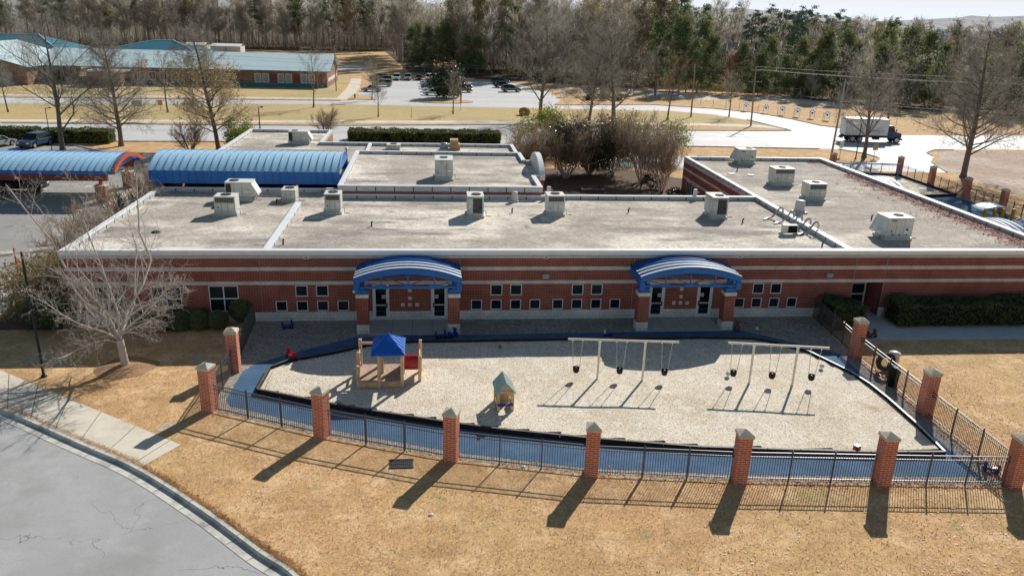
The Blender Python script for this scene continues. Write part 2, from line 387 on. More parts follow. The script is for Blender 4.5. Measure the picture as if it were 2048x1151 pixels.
# ------------------------------------------------------------------ camera, sun and sky
cam = bpy.data.cameras.new('camera'); co = bpy.data.objects.new('camera', cam); COL.objects.link(co)
cam.sensor_width = 36; cam.lens = 36*1570.5/2048; cam.clip_end = 9000; cam.clip_start = .5
from mathutils import Matrix
_p, _y, _r = R(19.2016), R(6.2602), R(1.7768)
_f = Vector((math.sin(_y)*math.cos(_p), math.cos(_y)*math.cos(_p), -math.sin(_p))); _x = Vector((math.cos(_y), -math.sin(_y), 0)); _u = _x.cross(_f)
_x2 = _x*math.cos(_r)+_u*math.sin(_r); _u2 = _u*math.cos(_r)-_x*math.sin(_r)
_m = Matrix((_x2, _u2, -_f)).transposed().to_4x4(); _m.translation = Vector((0, -44.82, 17.728)); co.matrix_world = _m
SC.camera = co
SUN_AZ, SUN_EL = R(32), R(31.5)          # azimuth measured from +Y towards +X
sd = Vector((math.sin(SUN_AZ)*math.cos(SUN_EL), math.cos(SUN_AZ)*math.cos(SUN_EL), math.sin(SUN_EL)))
sl = bpy.data.lights.new('sun', 'SUN'); sl.energy = 5.0; sl.angle = R(.55); sl.color = (1, .96, .895)
so = bpy.data.objects.new('sun', sl); COL.objects.link(so); so.rotation_euler = sd.to_track_quat('Z', 'Y').to_euler()
w = bpy.data.worlds.new('World'); SC.world = w; w.use_nodes = True
nt = w.node_tree; nt.nodes.clear()
sk = nt.nodes.new('ShaderNodeTexSky'); sk.sky_type = 'NISHITA'; sk.sun_disc = False; sk.sun_elevation = SUN_EL; sk.sun_rotation = SUN_AZ
sk.air_density = 1.7; sk.dust_density = .5; sk.ozone_density = 3.0; sk.altitude = 200
bg = nt.nodes.new('ShaderNodeBackground'); bg.inputs[1].default_value = .055; wo = nt.nodes.new('ShaderNodeOutputWorld')
# bright white haze low in the sky, as on a clear winter morning
tcw = nt.nodes.new('ShaderNodeTexCoord'); spw = nt.nodes.new('ShaderNodeSeparateXYZ'); nt.links.new(tcw.outputs['Generated'], spw.inputs[0])
rw_ = nt.nodes.new('ShaderNodeMapRange'); rw_.inputs[1].default_value = 0; rw_.inputs[2].default_value = .09; rw_.inputs[3].default_value = .95; rw_.inputs[4].default_value = 0; nt.links.new(spw.outputs[2], rw_.inputs[0])
mxw = nt.nodes.new('ShaderNodeMix'); mxw.data_type = 'RGBA'; nt.links.new(rw_.outputs[0], mxw.inputs[0]); nt.links.new(sk.outputs[0], mxw.inputs[6]); mxw.inputs[7].default_value = (16.2, 18.6, 22.5, 1)
nt.links.new(mxw.outputs[2], bg.inputs[0]); nt.links.new(bg.outputs[0], wo.inputs[0])
SC.view_settings.view_transform = 'Standard'; SC.view_settings.look = 'None'; SC.view_settings.exposure = 0
SC.render.engine = 'CYCLES'; SC.cycles.max_bounces = 5; SC.cycles.diffuse_bounces = 2; SC.cycles.glossy_bounces = 2; SC.cycles.transmission_bounces = 2; SC.cycles.transparent_max_bounces = 4
SC.cycles.use_adaptive_sampling = True; SC.cycles.adaptive_threshold = .02
try: SC.cycles.use_denoising = True; SC.cycles.denoiser = 'OPENIMAGEDENOISE'
except Exception: pass

# ------------------------------------------------------------------ ground, drive, kerb, pavement
kerb = [(-120, 22), (-60, 8), (-34, -2.6), (-24.5, -7.6)]+[(-19.76, -10.33), (-14.74, -13.8), (-11.68, -15.95), (-8.4, -18.9), (-5.87, -21.43), (-4.36, -22.89)]+[(-2.4, -26), (-.6, -29.5), (.8, -34), (1.4, -60)]
KB = smoothline(kerb, 5)
struct('ground', MB().face([(p[0], p[1], 0) for p in KB]+[(1.4, -400, 0), (3000, -400, 0), (3000, 4500, 0), (-3000, 4500, 0), (-3000, 22, 0)]), 'dry_grass')
struct('front_drive', MB().face([(p[0], p[1], -.13) for p in offset(KB, -.6)]+[(1, -200, -.13), (-300, -200, -.13), (-300, 20, -.13)]), 'asphalt')
kf = offset(KB, -.15); kg = offset(KB, -.19); ke = offset(KB, -.62)
kb = ribbon(KB, kf, .012); kb2 = ribbon(kf, kg, .012, -.13); kb3 = ribbon(kg, ke, -.122, -.118); kb4 = ribbon(KB, KB, .012, -.02)
for q in (kb2, kb3):
    i = len(kb.v); kb.v += q.v; kb.f += [tuple(i+j for j in t) for t in q.f]; kb.m += [0]*len(q.f)
for i in range(0, len(kf)-1, 2):      # expansion joints
    a, b, c = KB[i], kf[i], ke[i]
    kb.obox(((a[0]+b[0])/2, (a[1]+b[1])/2, .0125), (.03, .2, .004), math.atan2(b[1]-a[1], b[0]-a[0])-PI/2, 1)
    kb.obox(((b[0]+c[0])/2, (b[1]+c[1])/2, -.118), (.025, .42, .006), math.atan2(b[1]-a[1], b[0]-a[0])-PI/2, 1)
struct('kerb', kb, ['concrete_kerb', 'joint'])
SWA = [(-45, 6.5), (-30, -.6), (-24, -4.8)]+[(-21.67, -6.39), (-10.62, -14.21)]
SWB = [(-46, 2.2), (-31, -3.4), (-24.5, -7.0)]+[(-19.76, -10.33), (-11.69, -15.92)]
mb = ribbon(SWB, SWA, .014)
for t in (.06, .24, .42, .60, .78, .95):
    a = Vector((*SWA[3], .02)).lerp(Vector((*SWA[4], .02)), t); b = Vector((*SWB[3], .02)).lerp(Vector((*SWB[4], .02)), t)
    mb.obox(tuple((a+b)/2), ((a-b).length, .025, .006), math.atan2((a-b).y, (a-b).x), 1)
struct('pavement', mb, ['concrete', 'joint'])

struct('parking_lot', MB().face([(x, y, .006) for x, y in [(-120, 27), (-70, 14), (-40, 5), (-33, 1.2), (-28.2, -1.2), (-28.2, 29), (-30, 29), (-30, 38.2), (-21.5, 38.2), (-21.5, 50), (-24, 55.5), (-31, 56.6), (-40, 57), (-46.5, 63.4), (-120, 61.5)]]), 'asphalt_lot')
mb = MB()
mb.face([(x, y, .012) for x, y in [(-28.2, -1.6), (-25.4, -2.4), (-25.4, 28.6), (-28.2, 28.6)]])
mb.face([(x, y, .012) for x, y in [(-30, 29), (-20.9, 29), (-20.9, 38.2), (-30, 38.2)]])
for k in range(19): mb.box(-28.2, -25.4, -1+k*1.55, -.97+k*1.55, .012, .015, 1)
struct('entrance_walk', mb, ['concrete', 'joint'])
mb = MB()
for a, b, wd in [((-44, 31.9), (-38.6, 31.9), .12), ((-44, 28.3), (-38.3, 28.3), .12), ((-38.3, 28.3), (-36.2, 31.4), .12), ((-40.3, 28.4), (-40.0, 31.9), .35), ((-38.6, 28.6), (-38.2, 31.7), .35), ((-43, 28.4), (-42.7, 31.9), .35)]:
    d = math.hypot(b[0]-a[0], b[1]-a[1]); mb.obox(((a[0]+b[0])/2, (a[1]+b[1])/2, .010), (d, wd, .004), math.atan2(b[1]-a[1], b[0]-a[0]))
for x in (-55.2, -52.4, -49.6, -46.8, -44.0, -41.2, -38.4): mb.obox((x+1.2, 60.2-(x+55)*.03, .010), (.12, 5.2, .004), R(-12), 1)
for x, y, a in [(-38.9, 26.6, .3), (-38.2, 36.3, .2), (-36.1, 33.7, .2), (-34.4, 37.4, .1)]:
    for k in range(5): mb.obox((x+.3*math.cos(k*1.3), y+.22*math.sin(k*1.3), .010+.0005*k), (1.1, .13, .003), a+k*.55, 1)
struct('lot_markings', mb, ['paint_blue', 'paint_white'])
mb = MB()
def kline(mb, pts, wd=.16, h=.13):
    a = offset(pts, wd/2); b = offset(pts, -wd/2)
    for i in range(len(pts)-1):
        mb.face([(*a[i], 0), (*a[i+1], 0), (*a[i+1], h), (*a[i], h)]); mb.face([(*b[i+1], 0), (*b[i], 0), (*b[i], h), (*b[i+1], h)])
        mb.face([(*a[i], h), (*a[i+1], h), (*b[i+1], h), (*b[i], h)])
# roads behind
mb2 = MB().face([(x, y, .006) for x, y in [(-700, 45), (-60, 66), (-30, 67.2), (39, 68.9), (61, 68.2), (80, 69), (110, 71), (700, 90), (700, 108), (105, 86.3), (80, 84), (71.2, 94.7), (69.8, 104), (66.5, 113.5), (59.5, 120), (47.5, 125.2), (25, 120), (-14.4, 123.8), (-18, 121.4), (-81, 116), (-300, 95), (-300, 86), (-76.3, 106.6), (-21.4, 115.2), (15, 115), (48.8, 114.4), (56, 110), (60.2, 102), (62.8, 87), (44.5, 85.4), (12, 88.6), (-17.4, 84.2), (-64, 81.5), (-700, 62)]])
struct('road', mb2, 'asphalt_road')
mb3 = MB()
for i in range(14): mb3.box(-108+i*14, -98+i*14, 0, .12, .010, .013)
o = struct('road_line', mb3, 'paint_white'); o.location = (0, 74.2, 0); o.rotation_euler = (0, 0, R(1.4))
struct('far_walk', ribbon([(-300, 68), (-66, 83.6), (-13.1, 88.4), (13.2, 91.4), (47.8, 92.6), (58, 91.5), (62, 89)], [(-300, 71), (-66.5, 86), (-13.4, 91.6), (13.2, 94.6), (49.2, 96), (60, 95), (62.4, 92)], .008), 'concrete')
struct('school_walk', ribbon([(-160, 110.5), (-83.8, 119.6), (-56, 122.2), (-22.6, 124.4), (-16.4, 124.4), (-16.6, 150), (-18.4, 178)], [(-160, 113), (-84, 121.8), (-56, 124.4), (-23.6, 126.4), (-19.4, 127), (-19.6, 150), (-21, 178)], .008), 'concrete')
struct('verge', MB().face([(x, y, .002) for x, y in [(-300, 71), (-66, 86), (-13, 91.6), (13, 94.6), (49, 96), (60, 95), (62, 98), (58, 108), (48, 114), (15, 115), (-21, 115.2), (-76, 106.6), (-300, 86)]]).face([(x, y, .002) for x, y in [(-160, 113), (-84, 121.8), (-56, 124.4), (-23.6, 126.4), (-19.5, 127), (-21, 178), (-160, 178)]]), 'verge_grass')
struct('school_lot', MB().face([(x, y, .008) for x, y in [(-15.6, 121), (-16, 140), (-13.6, 172), (4, 176), (22, 176), (29, 150), (29, 132), (25, 119)]]), 'asphalt_road')
struct('lot_islands', MB().prism([(-3.9, 123.2), (-3.2, 125.4), (3, 128), (8, 126), (9, 123.4), (6, 120.6), (0, 120.4)], 0, .13).prism([(-17, 124.4), (-16.6, 134), (-14, 133), (-11.6, 128), (-11, 124.6)], 0, .13), 'dry_grass')
for pts in ([(-42, 66.0), (-30, 66.9), (39, 68.6), (58, 67.9)], [(-64, 81.8), (-17.4, 84.5), (12, 88.9), (44.5, 85.7)], [(60.2, 102), (62.6, 88), (58, 86.7), (44.5, 85.9)], [(-81, 116.2), (-18, 121.7)], [(26, 121), (47.5, 125.6), (60, 120.3), (66.8, 113.7), (70.1, 104), (71.6, 95), (80, 84.4)],
            [(36.6, 60.2), (52.4, 56.5), (56.2, 55.9), (61, 57.4), (63.4, 60.8), (63, 64.5), (61, 67.8)], [(80, 68.7), (76.5, 68.3), (73.6, 65.6), (72.6, 62.2), (69.3, 57.6), (67.8, 53.4), (66.6, 50)], [(-46.6, 63.2), (-40, 57.2), (-31, 56.8), (-24, 55.7)], [(-3.9, 123.2), (-3.2, 125.4), (3, 128), (8, 126), (9, 123.4), (6, 120.6), (0, 120.4), (-3.9, 123.2)]):
    kline(mb, pts)
struct('road_kerbs', mb, 'concrete_kerb')
struct('side_drive', MB().face([(x, y, .007) for x, y in [(20, 60), (37, 60.1), (52.5, 56.3), (56, 55.7), (61, 57.2), (63.6, 60.6), (63.2, 64.6), (61, 68.5), (80, 69.3), (76.5, 68.5), (73.8, 65.8), (72.8, 62.3), (69.5, 57.8), (68, 53.5), (66.8, 50.2), (52, 50.4), (20, 52)]]), 'asphalt_road')
# leaf-strewn banks and the floors under trees
struct('leafy_bank', MB().face([(x, y, .003) for x, y in [(68.5, 56), (73, 61.5), (76.5, 67.6), (140, 66), (140, 20), (75, 20), (66, 38), (66.5, 47)]]), 'leaf_litter')
struct('planting_bed', MB().face([(x, y, .004) for x, y in [(9.2, 15.4), (26, 15.4), (26, 34), (30, 44), (24, 50), (8.8, 50), (8.8, 40.5)]]).face([(x, y, .004) for x, y in [(-25.4, -1), (-20.8, -1), (-20.8, 28.8), (-25.4, 28.8)]]).face([(x, y, .004) for x, y in [(-12.5, 67), (10.5, 67), (10.5, 73.2), (-12.5, 73.2)]]), 'mulch')
struct('woodland_floor', MB().face([(x, y, .003) for x, y in [(-400, 290), (-60, 322), (-20, 330), (-6, 205), (12, 186), (30, 178), (55, 166), (84, 160), (98, 136), (112, 120), (170, 104), (1500, 130), (1500, 3500), (-1500, 3500), (-1500, 290)]]), 'wood_floor')
struct('ball_field', MB().face([(x, y, .006) for x, y in [(-44, 215), (-30, 206), (-20, 210), (-16, 222), (-22, 232), (-38, 232)]]), 'concrete')
struct('far_play_surface', MB().face([(x, y, .006) for x, y in [(48, 150), (60, 139), (70, 139), (74, 146), (62, 156)]]).face([(x, y, .006) for x, y in [(75, 146), (80, 138), (92, 128), (97, 132), (95, 142), (84, 150)]]), 'gravel')
mb = MB(); rng = random.Random(5)
ROWS = 16; COLN = 120
for r in range(ROWS):
    for c in range(COLN+1):
        x = -1500+c*(4200/COLN); y = 900+r*150
        ridge = math.exp(-((r-9)/4.5)**2)*(34+14*math.sin(c*.21+.6)+9*math.sin(c*.53+r)) if r else 0
        mb.v.append((x, y, max(-.5, ridge+(0 if r in (0, ROWS-1) else rng.uniform(-1, 5)))))
for r in range(ROWS-1):
    for c in range(COLN):
        a = r*(COLN+1)+c; mb.f.append((a, a+1, a+COLN+2, a+COLN+1)); mb.m.append(0)
struct('hills', mb, 'wood_hazed')

# ------------------------------------------------------------------ the preschool building
B = thing('preschool_building', 'long one-storey red brick preschool with flat roofs, white copings and blue canopies', 'building')
def part(name, mb, mats, parent=B, **k): return mb.build(name, mats, parent, **k)
SW_ = [-8.82, -7.61, -6.41, -5.21, 2.77, 3.97, 5.17, 6.36, 7.78, 8.97, 10.17, 11.37, 19.37, 20.50, 21.66, 22.83]
UP_ = [-7.61, -6.41, 3.97, 5.17, 8.97, 10.17, 20.50, 21.66]
BIG = [-18.55, -15.33, -12.09]
DOOR = [(-2.98, 1), (.52, -1), (14.0, 1), (17.08, -1)]
holes = [(c-.335, c+.335, .62, 1.28) for c in SW_]+[(c-.36, c+.36, 1.55, 2.25) for c in UP_]+[(c-.84, c+.84, .63, 2.25) for c in BIG]+[(c-.5, c+.5, 0, 2.29) for c, s in DOOR]+[(26.72, 28.72, 0, 2.29)]
def wall_face(mb, x0, x1, z0, z1, y, hs, rev=.1):
    xs = sorted({x0, x1, *[v for h in hs for v in h[:2] if x0 < v < x1]}); zs = sorted({z0, z1, *[v for h in hs for v in h[2:] if z0 < v < z1]})
    for a, b in zip(xs, xs[1:]):
        for c, d in zip(zs, zs[1:]):
            mx, mz = (a+b)/2, (c+d)/2
            if any(h[0] < mx < h[1] and h[2] < mz < h[3] for h in hs): continue
            mb.face([(a, y, c), (b, y, c), (b, y, d), (a, y, d)])
    for h in hs:
        a, b, c, d = h[0], h[1], max(h[2], z0), min(h[3], z1)
        if c >= d: continue
        mb.face([(a, y, c), (a, y, d), (a, y+rev, d), (a, y+rev, c)]); mb.face([(b, y+rev, c), (b, y+rev, d), (b, y, d), (b, y, c)])
        if h[3] <= z1: mb.face([(a, y, d), (b, y, d), (b, y+rev, d), (a, y+rev, d)])
        if h[2] >= z0 and h[2] > 0: mb.face([(a, y+rev, c), (b, y+rev, c), (b, y, c), (a, y, c)])
mb = MB(); wall_face(mb, -20.75, 40.85, .58, 4.0, 0, holes)
def sides(mb, x0, x1, y0, y1, z0, z1, which='nsew'):
    if 's' in which: mb.face([(x0, y0, z0), (x1, y0, z0), (x1, y0, z1), (x0, y0, z1)])
    if 'n' in which: mb.face([(x1, y1, z0), (x0, y1, z0), (x0, y1, z1), (x1, y1, z1)])
    if 'w' in which: mb.face([(x0, y1, z0), (x0, y0, z0), (x0, y0, z1), (x0, y1, z1)])
    if 'e' in which: mb.face([(x1, y0, z0), (x1, y1, z0), (x1, y1, z1), (x1, y0, z1)])
sides(mb, -20.75, 26.05, 0, 17.2, 0, 4.0, 'w'); mb.face([(9.6, 15.33, 0), (26.05, 15.33, 0), (26.05, 15.33, 4), (9.6, 15.33, 4)][::-1])
sides(mb, 26.07, 40.85, 0, 33.83, 0, 4.0, 'ne')
mb.face([(26.07, 33.83, 0), (26.07, 15.33, 0), (26.07, 15.33, 4), (26.07, 33.83, 4)])
part('wall', mb, 'brick')
mb = MB(); sides(mb, -6.98, 8.73, 15.22, 31.28, 0, 4.78); sides(mb, 8.73, 9.55, 19.95, 27.05, 0, 5.0, 'nse')
part('wall', mb, 'brick')
mb = MB(); sides(mb, -11.58, 8.93, 31.3, 40.22, 0, 4.1, 'ne'); sides(mb, -20.53, -11.27, 17.25, 49.03, 0, 4.1, 'nwe'); sides(mb, -21.25, -20.6, 17.3, 23.7, 0, 4.7, 'nsw')
part('wall', mb, 'brick_orange')
mb = MB(); wall_face(mb, -20.77, 40.87, 0, .58, -.03, holes, .12)
xs = [-20.77, 40.87]; mb.face([(-20.77, -.03, .58), (40.87, -.03, .58), (40.87, .0, .58), (-20.77, .0, .58)])
part('block_base', mb, 'split_block')
for z0, z1 in ((2.29, 2.51), (3.16, 3.38)):
    mb = MB(); mb.box(-20.765, 40.865, -.015, .05, z0, z1); mb.box(26.055, 26.1, 15.34, 33.82, z0, z1); mb.box(-20.765, -20.7, .05, 17.2, z0, z1); part('stone_band', mb, 'band_stone')
mb = MB(); mb.box(-20.77, 40.87, -.018, .06, 3.93, 4.16); mb.box(26.05, 26.1, 15.34, 33.82, 3.9, 4.16); mb.box(-6.995, 8.745, 15.2, 15.26, 4.72, 4.86); part('soldier_course', mb, 'band_stone')
for x in (-9.92, -4.24, 1.74, 12.41, 18.36, 26.70, 28.74): part('movement_joint', MB().box(x-.012, x+.012, -.022, 0, .6, 4.15), 'frame_grey')
# roofs
RZ = 4.1
mb = MB()
for x0, x1, y0, y1 in ((-20.6, -7, .2, 17.0), (-7, 26.2, .2, 15.2)): mb.face([(x0, y0, RZ), (x1, y0, RZ), (x1, y1, RZ), (x0, y1, RZ)])
part('roof', mb, 'roof_ballast', label='flat ballasted roof over the front rooms')
part('roof', MB().face([(26.2, .2, RZ), (40.7, .2, RZ), (40.7, 33.6, RZ), (26.2, 33.6, RZ)]), 'roof_ballast', label='flat ballasted roof of the long right-hand wing')
part('roof', MB().face([(-6.9, 15.4, 4.75), (8.6, 15.4, 4.75), (8.6, 31.1, 4.75), (-6.9, 31.1, 4.75)]).face([(8.6, 20, 4.75), (9.4, 20, 4.75), (9.4, 27, 4.75), (8.6, 27, 4.75)]), 'roof_ballast', label='raised flat roof in the centre')
part('roof', MB().face([(-11.5, 31.3, RZ), (8.8, 31.3, RZ), (8.8, 40.1, RZ), (-11.5, 40.1, RZ)]).face([(-20.4, 23.7, RZ), (-11.5, 23.7, RZ), (-11.5, 48.9, RZ), (-20.4, 48.9, RZ)]).face([(-11.5, 23.7, RZ), (-7, 23.7, RZ), (-7, 31.3, RZ), (-11.5, 31.3, RZ)]), 'roof_ballast', label='flat roof of the rear rooms')
def parapet(mb, x0, x1, y0, y1, z, zb, joints=True):
    mb.box(x0+.02, x1-.02, y0+.02, y1-.02, zb, z-.07, 1)
    mb.box(x0, x1, y0, y1, z-.07, z, 0)
    L = max(x1-x0, y1-y0); n = int(L/1.35)
    for k in range(1, n):
        t = k*L/n
        if x1-x0 > y1-y0: mb.box(x0+t-.03, x0+t+.03, y0+.005, y0+.03, zb, z-.075, 2)
        else: mb.box(x1-.03, x1-.005, y0+t-.03, y0+t+.03, zb, z-.075, 2); mb.box(x0+.005, x0+.03, y0+t-.03, y0+t+.03, zb, z-.075, 2)
PM = ['coping', 'parapet_flashing', 'dark_hole']
mb = MB()
mb.box(-20.84, 40.94, -.07, -.02, 4.15, 4.36, 0); mb.box(-20.80, 40.92, -.02, .33, 4.0, 4.35, 1); mb.box(-20.86, 40.96, -.09, .35, 4.35, 4.42, 0)
parapet(mb, -20.82, -20.45, .352, 16.82, 4.42, RZ-.1); parapet(mb, -20.82, -7.05, 16.824, 17.18, 4.42, RZ-.1)
parapet(mb, -7.0, 8.9, 14.88, 15.19, 4.42, RZ-.1); parapet(mb, 8.904, 26.04, 15.0, 15.36, 4.42, RZ-.1)
parapet(mb, -9.75, -9.33, .354, 12.4, 4.40, RZ-.1)
parapet(mb, 26.05, 26.42, .352, 33.5, 4.44, RZ-.1); parapet(mb, 40.5, 40.92, .352, 33.5, 4.44, RZ-.1); parapet(mb, 26.05, 40.92, 33.504, 33.88, 4.44, RZ-.1)
part('parapet', mb, PM, label='white coping round the front and right-hand roofs')
mb = MB()
parapet(mb, -7.03, 8.78, 15.19, 15.56, 5.05, 4.6); parapet(mb, -7.03, -6.66, 15.564, 30.95, 5.05, 4.6); parapet(mb, -7.03, 8.78, 30.954, 31.32, 5.05, 4.6)
parapet(mb, 8.41, 8.78, 15.564, 19.92, 5.05, 4.6); parapet(mb, 8.41, 8.78, 27.09, 30.95, 5.05, 4.6); parapet(mb, 8.784, 9.2, 26.75, 27.09, 5.05, 4.6); parapet(mb, 8.784, 9.2, 19.92, 20.26, 5.05, 4.6)
part('parapet', mb, PM, label='white coping round the raised centre roof')
arc = [(20-.08+7.17*t, 5.0+1.25*math.sin(PI*t)**.75) for t in [k/20 for k in range(21)]]
mb = MB()
for (ya, za), (yb, zb) in zip(arc, arc[1:]):
    mb.face([(9.2, yb, 4.6), (9.2, ya, 4.6), (9.2, ya, za), (9.2, yb, zb)], 1); mb.face([(9.58, ya, 4.6), (9.58, yb, 4.6), (9.58, yb, zb), (9.58, ya, za)], 1)
    mb.face([(9.17, ya, za+.06), (9.61, ya, za+.06), (9.61, yb, zb+.06), (9.17, yb, zb+.06)], 0); mb.face([(9.17, yb, zb-.04), (9.17, ya, za-.04), (9.17, ya, za+.06), (9.17, yb, zb+.06)], 0); mb.face([(9.61, ya, za-.04), (9.61, yb, zb-.04), (9.61, yb, zb+.06), (9.61, ya, za+.06)], 0)
mb.face([(9.17, 19.92, 4.6), (9.61, 19.92, 4.6), (9.61, 19.92, 5.06), (9.17, 19.92, 5.06)]); mb.face([(9.17, 27.09, 4.6), (9.17, 27.09, 5.06), (9.61, 27.09, 5.06), (9.61, 27.09, 4.6)])
part('arched_gable', mb, PM)
mb = MB()
parapet(mb, -11.6, 8.95, 39.88, 40.25, 4.42, RZ-.1); parapet(mb, 8.58, 8.95, 31.33, 39.876, 4.42, RZ-.1); parapet(mb, -6.45, -6.1, 31.33, 39.876, 4.42, RZ-.1)
parapet(mb, -20.58, -20.2, 23.9, 48.68, 4.42, RZ-.1); parapet(mb, -20.58, -11.24, 48.684, 49.06, 4.42, RZ-.1); parapet(mb, -11.6, -11.24, 40.254, 48.68, 4.42, RZ-.1)
part('parapet', mb, PM, label='white coping round the rear roofs')
# barrel roof over the lobby
def barrel(name, x0, x1, y0, y1, zs, rise, band, seam, parent, mats):
    yc, h = (y0+y1)/2, (y1-y0)/2; Rr = (h*h+rise*rise)/(2*rise); a0 = math.asin(h/Rr); N = 18
    P = [(yc+Rr*math.sin(-a0+2*a0*k/N), zs+Rr*math.cos(-a0+2*a0*k/N)-Rr*math.cos(a0)) for k in range(N+1)]
    mb = MB()
    for (ya, za), (yb, zb) in zip(P, P[1:]): mb.face([(x0, ya, za), (x1, ya, za), (x1, yb, zb), (x0, yb, zb)], 0)
    n = max(2, round((x1-x0)/seam))
    for k in range(n+1):
        x = x0+(x1-x0)*k/n; wd = .035
        for (ya, za), (yb, zb) in zip(P, P[1:]):
            mb.face([(x-wd, ya, za+.07), (x+wd, ya, za+.07), (x+wd, yb, zb+.07), (x-wd, yb, zb+.07)], 0)
            mb.face([(x-wd, yb, zb), (x-wd, ya, za), (x-wd, ya, za+.07), (x-wd, yb, zb+.07)], 1); mb.face([(x+wd, ya, za), (x+wd, yb, zb), (x+wd, yb, zb+.07), (x+wd, ya, za+.07)], 1)
    mb.face([(x0-.005, y, z) for y, z in P[::-1]], 1); mb.face([(x1+.005, y, z) for y, z in P], 1)
    o = mb.build(name, mats, parent)
    if band:
        m2 = MB()
        m2.box(x0, x1, y0-.02, y0+.03, zs-band, zs-.01); m2.box(x0, x1, y1-.03, y1+.02, zs-band, zs-.01); m2.box(x0, x0+.05, y0+.03, y1-.03, zs-band, zs-.01)
        for k in range(n+1):
            x = x0+(x1-x0)*k/n; m2.box(x-.02, x+.02, y0-.06, y0-.02, zs-band, zs-.03)
        m2.build('fascia', mats[1], o)
    return o, P
barrel('barrel_roof', -21.4, -7.06, 17.24, 23.76, 5.66, .95, 1.0, .57, B, ['blue_roof', 'blue_metal'])
# windows and doors
def window(x0, x1, z0, z1, y=.06, cross=False, parent=B, glass='glass_dark', axis='x', fw=.05):
    f = MB(); 
    f.box(x0, x1, y-.05, y+.03, z0, z0+fw); f.box(x0, x1, y-.05, y+.03, z1-fw, z1); f.box(x0, x0+fw, y-.048, y+.03, z0+fw, z1-fw); f.box(x1-fw, x1, y-.048, y+.03, z0+fw, z1-fw)
    if cross:
        xm, zm = (x0+x1)/2, (z0+z1)/2
        f.box(xm-.03, xm+.03, y-.045, y+.03, z0+fw, z1-fw); f.box(x0+fw, xm-.03, y-.045, y+.03, zm-.03, zm+.03); f.box(xm+.03, x1-fw, y-.045, y+.03, zm-.03, zm+.03)
    o = f.build('window', 'frame_white', parent)
    MB().face([(x0, y, z0), (x1, y, z0), (x1, y, z1), (x0, y, z1)]).build('pane', glass, o); return o
GL_ = ['glass_dark', 'glass_grey', 'glass_dark', 'glass_teal', 'glass_grey']
for k, c in enumerate(SW_): window(c-.335, c+.335, .62, 1.28, glass=GL_[k*7 % 5])
for k, c in enumerate(UP_): window(c-.36, c+.36, 1.55, 2.25, glass=GL_[(k*3+1) % 5])
for c in BIG: window(c-.84, c+.84, .63, 2.25, cross=True, glass='glass_teal')
def door(c, side, y=.07):
    f = MB(); f.box(c-.5, c-.42, y-.06, y+.03, 0, 2.29); f.box(c+.42, c+.5, y-.06, y+.03, 0, 2.29); f.box(c-.42, c+.42, y-.06, y+.03, 2.2, 2.29)
    f.box(c-.42, c-.31, y-.045, y+.01, .02, 2.19); f.box(c+.31, c+.42, y-.045, y+.01, .02, 2.19); f.box(c-.31, c+.31, y-.045, y+.01, .02, .24); f.box(c-.31, c+.31, y-.045, y+.01, 2.08, 2.19)
    f.box(c-.31, c+.31, y-.05, y, .93, .99)
    d = f.build('door', 'frame_white', B)
    MB().face([(c-.31, y-.02, .24), (c+.31, y-.02, .24), (c+.31, y-.02, 2.08), (c-.31, y-.02, 2.08)]).build('pane', 'glass_dark', d)
    h = MB(); hx = c+side*.355; h.box(hx-.035, hx+.035, y-.075, y-.046, .8, 1.1); h.build('handle', 'black_metal', d)
    s = MB(); sx = c+side*.17; s.box(sx-.11, sx+.11, y-.032, y-.026, 1.38, 1.6, 0)
    for k in range(14):
        a, b = 2*PI*k/14, 2*PI*(k+1)/14; p = lambda r, t: (sx+r*math.cos(t), y-.035, 1.49+r*math.sin(t))
        s.face([p(.055, a), p(.08, a), p(.08, b), p(.055, b)], 1)
    s.obox((sx, y-.036, 1.49), (.12, .004, .03), 0, 1)
    s.build('sign', ['sign_white', 'red_dark'], d)
for c, s_ in DOOR: door(c, s_)
mb = MB()
for xc in (-1.25, 15.55):
    for dx, z in ((0, 1.9), (0, 1.4), (-.43, .98), (0, .98), (.43, .98)): mb.box(xc+dx-.11, xc+dx+.11, -.012, .02, z-.11, z+.11)
part('accent_block', mb, 'band_stone')
mb = MB()
mb.face([(26.72, 1.7, 0), (28.72, 1.7, 0), (28.72, 1.7, 2.29), (26.72, 1.7, 2.29)]); mb.face([(26.72, 0, 0), (26.72, 1.7, 0), (26.72, 1.7, 2.29), (26.72, 0, 2.29)]); mb.face([(28.72, 1.7, 0), (28.72, 0, 0), (28.72, 0, 2.29), (28.72, 1.7, 2.29)]); mb.face([(26.72, 0, 2.29), (26.72, 1.7, 2.29), (28.72, 1.7, 2.29), (28.72, 0, 2.29)])
part('door_recess', mb, 'brick')
f = MB(); y = 1.62
for a, b, c, d in ((27.55, 27.63, 0, 2.2), (28.5, 28.6, 0, 2.2), (27.63, 28.5, 2.1, 2.2), (27.63, 28.5, .9, .98), (27.63, 28.5, 1.65, 1.7), (27.63, 28.5, 0, .2)): f.box(a, b, y-.04, y+.03, c, d)
d = f.build('door', 'frame_white', B, label='side door set back in a dark brick recess'); MB().face([(27.6, y, .1), (28.55, y, .1), (28.55, y, 2.15), (27.6, y, 2.15)]).build('pane', 'glass_teal', d)
for x in (-7.22, 6.93, 19.03):
    v = MB().box(x-.15, x+.15, -.05, -.002, 3.9, 4.06, 0).box(x-.09, x+.09, -.056, -.05, 3.95, 4.01, 1); v.build('wall_vent', ['frame_white', 'dark_hole'], B)
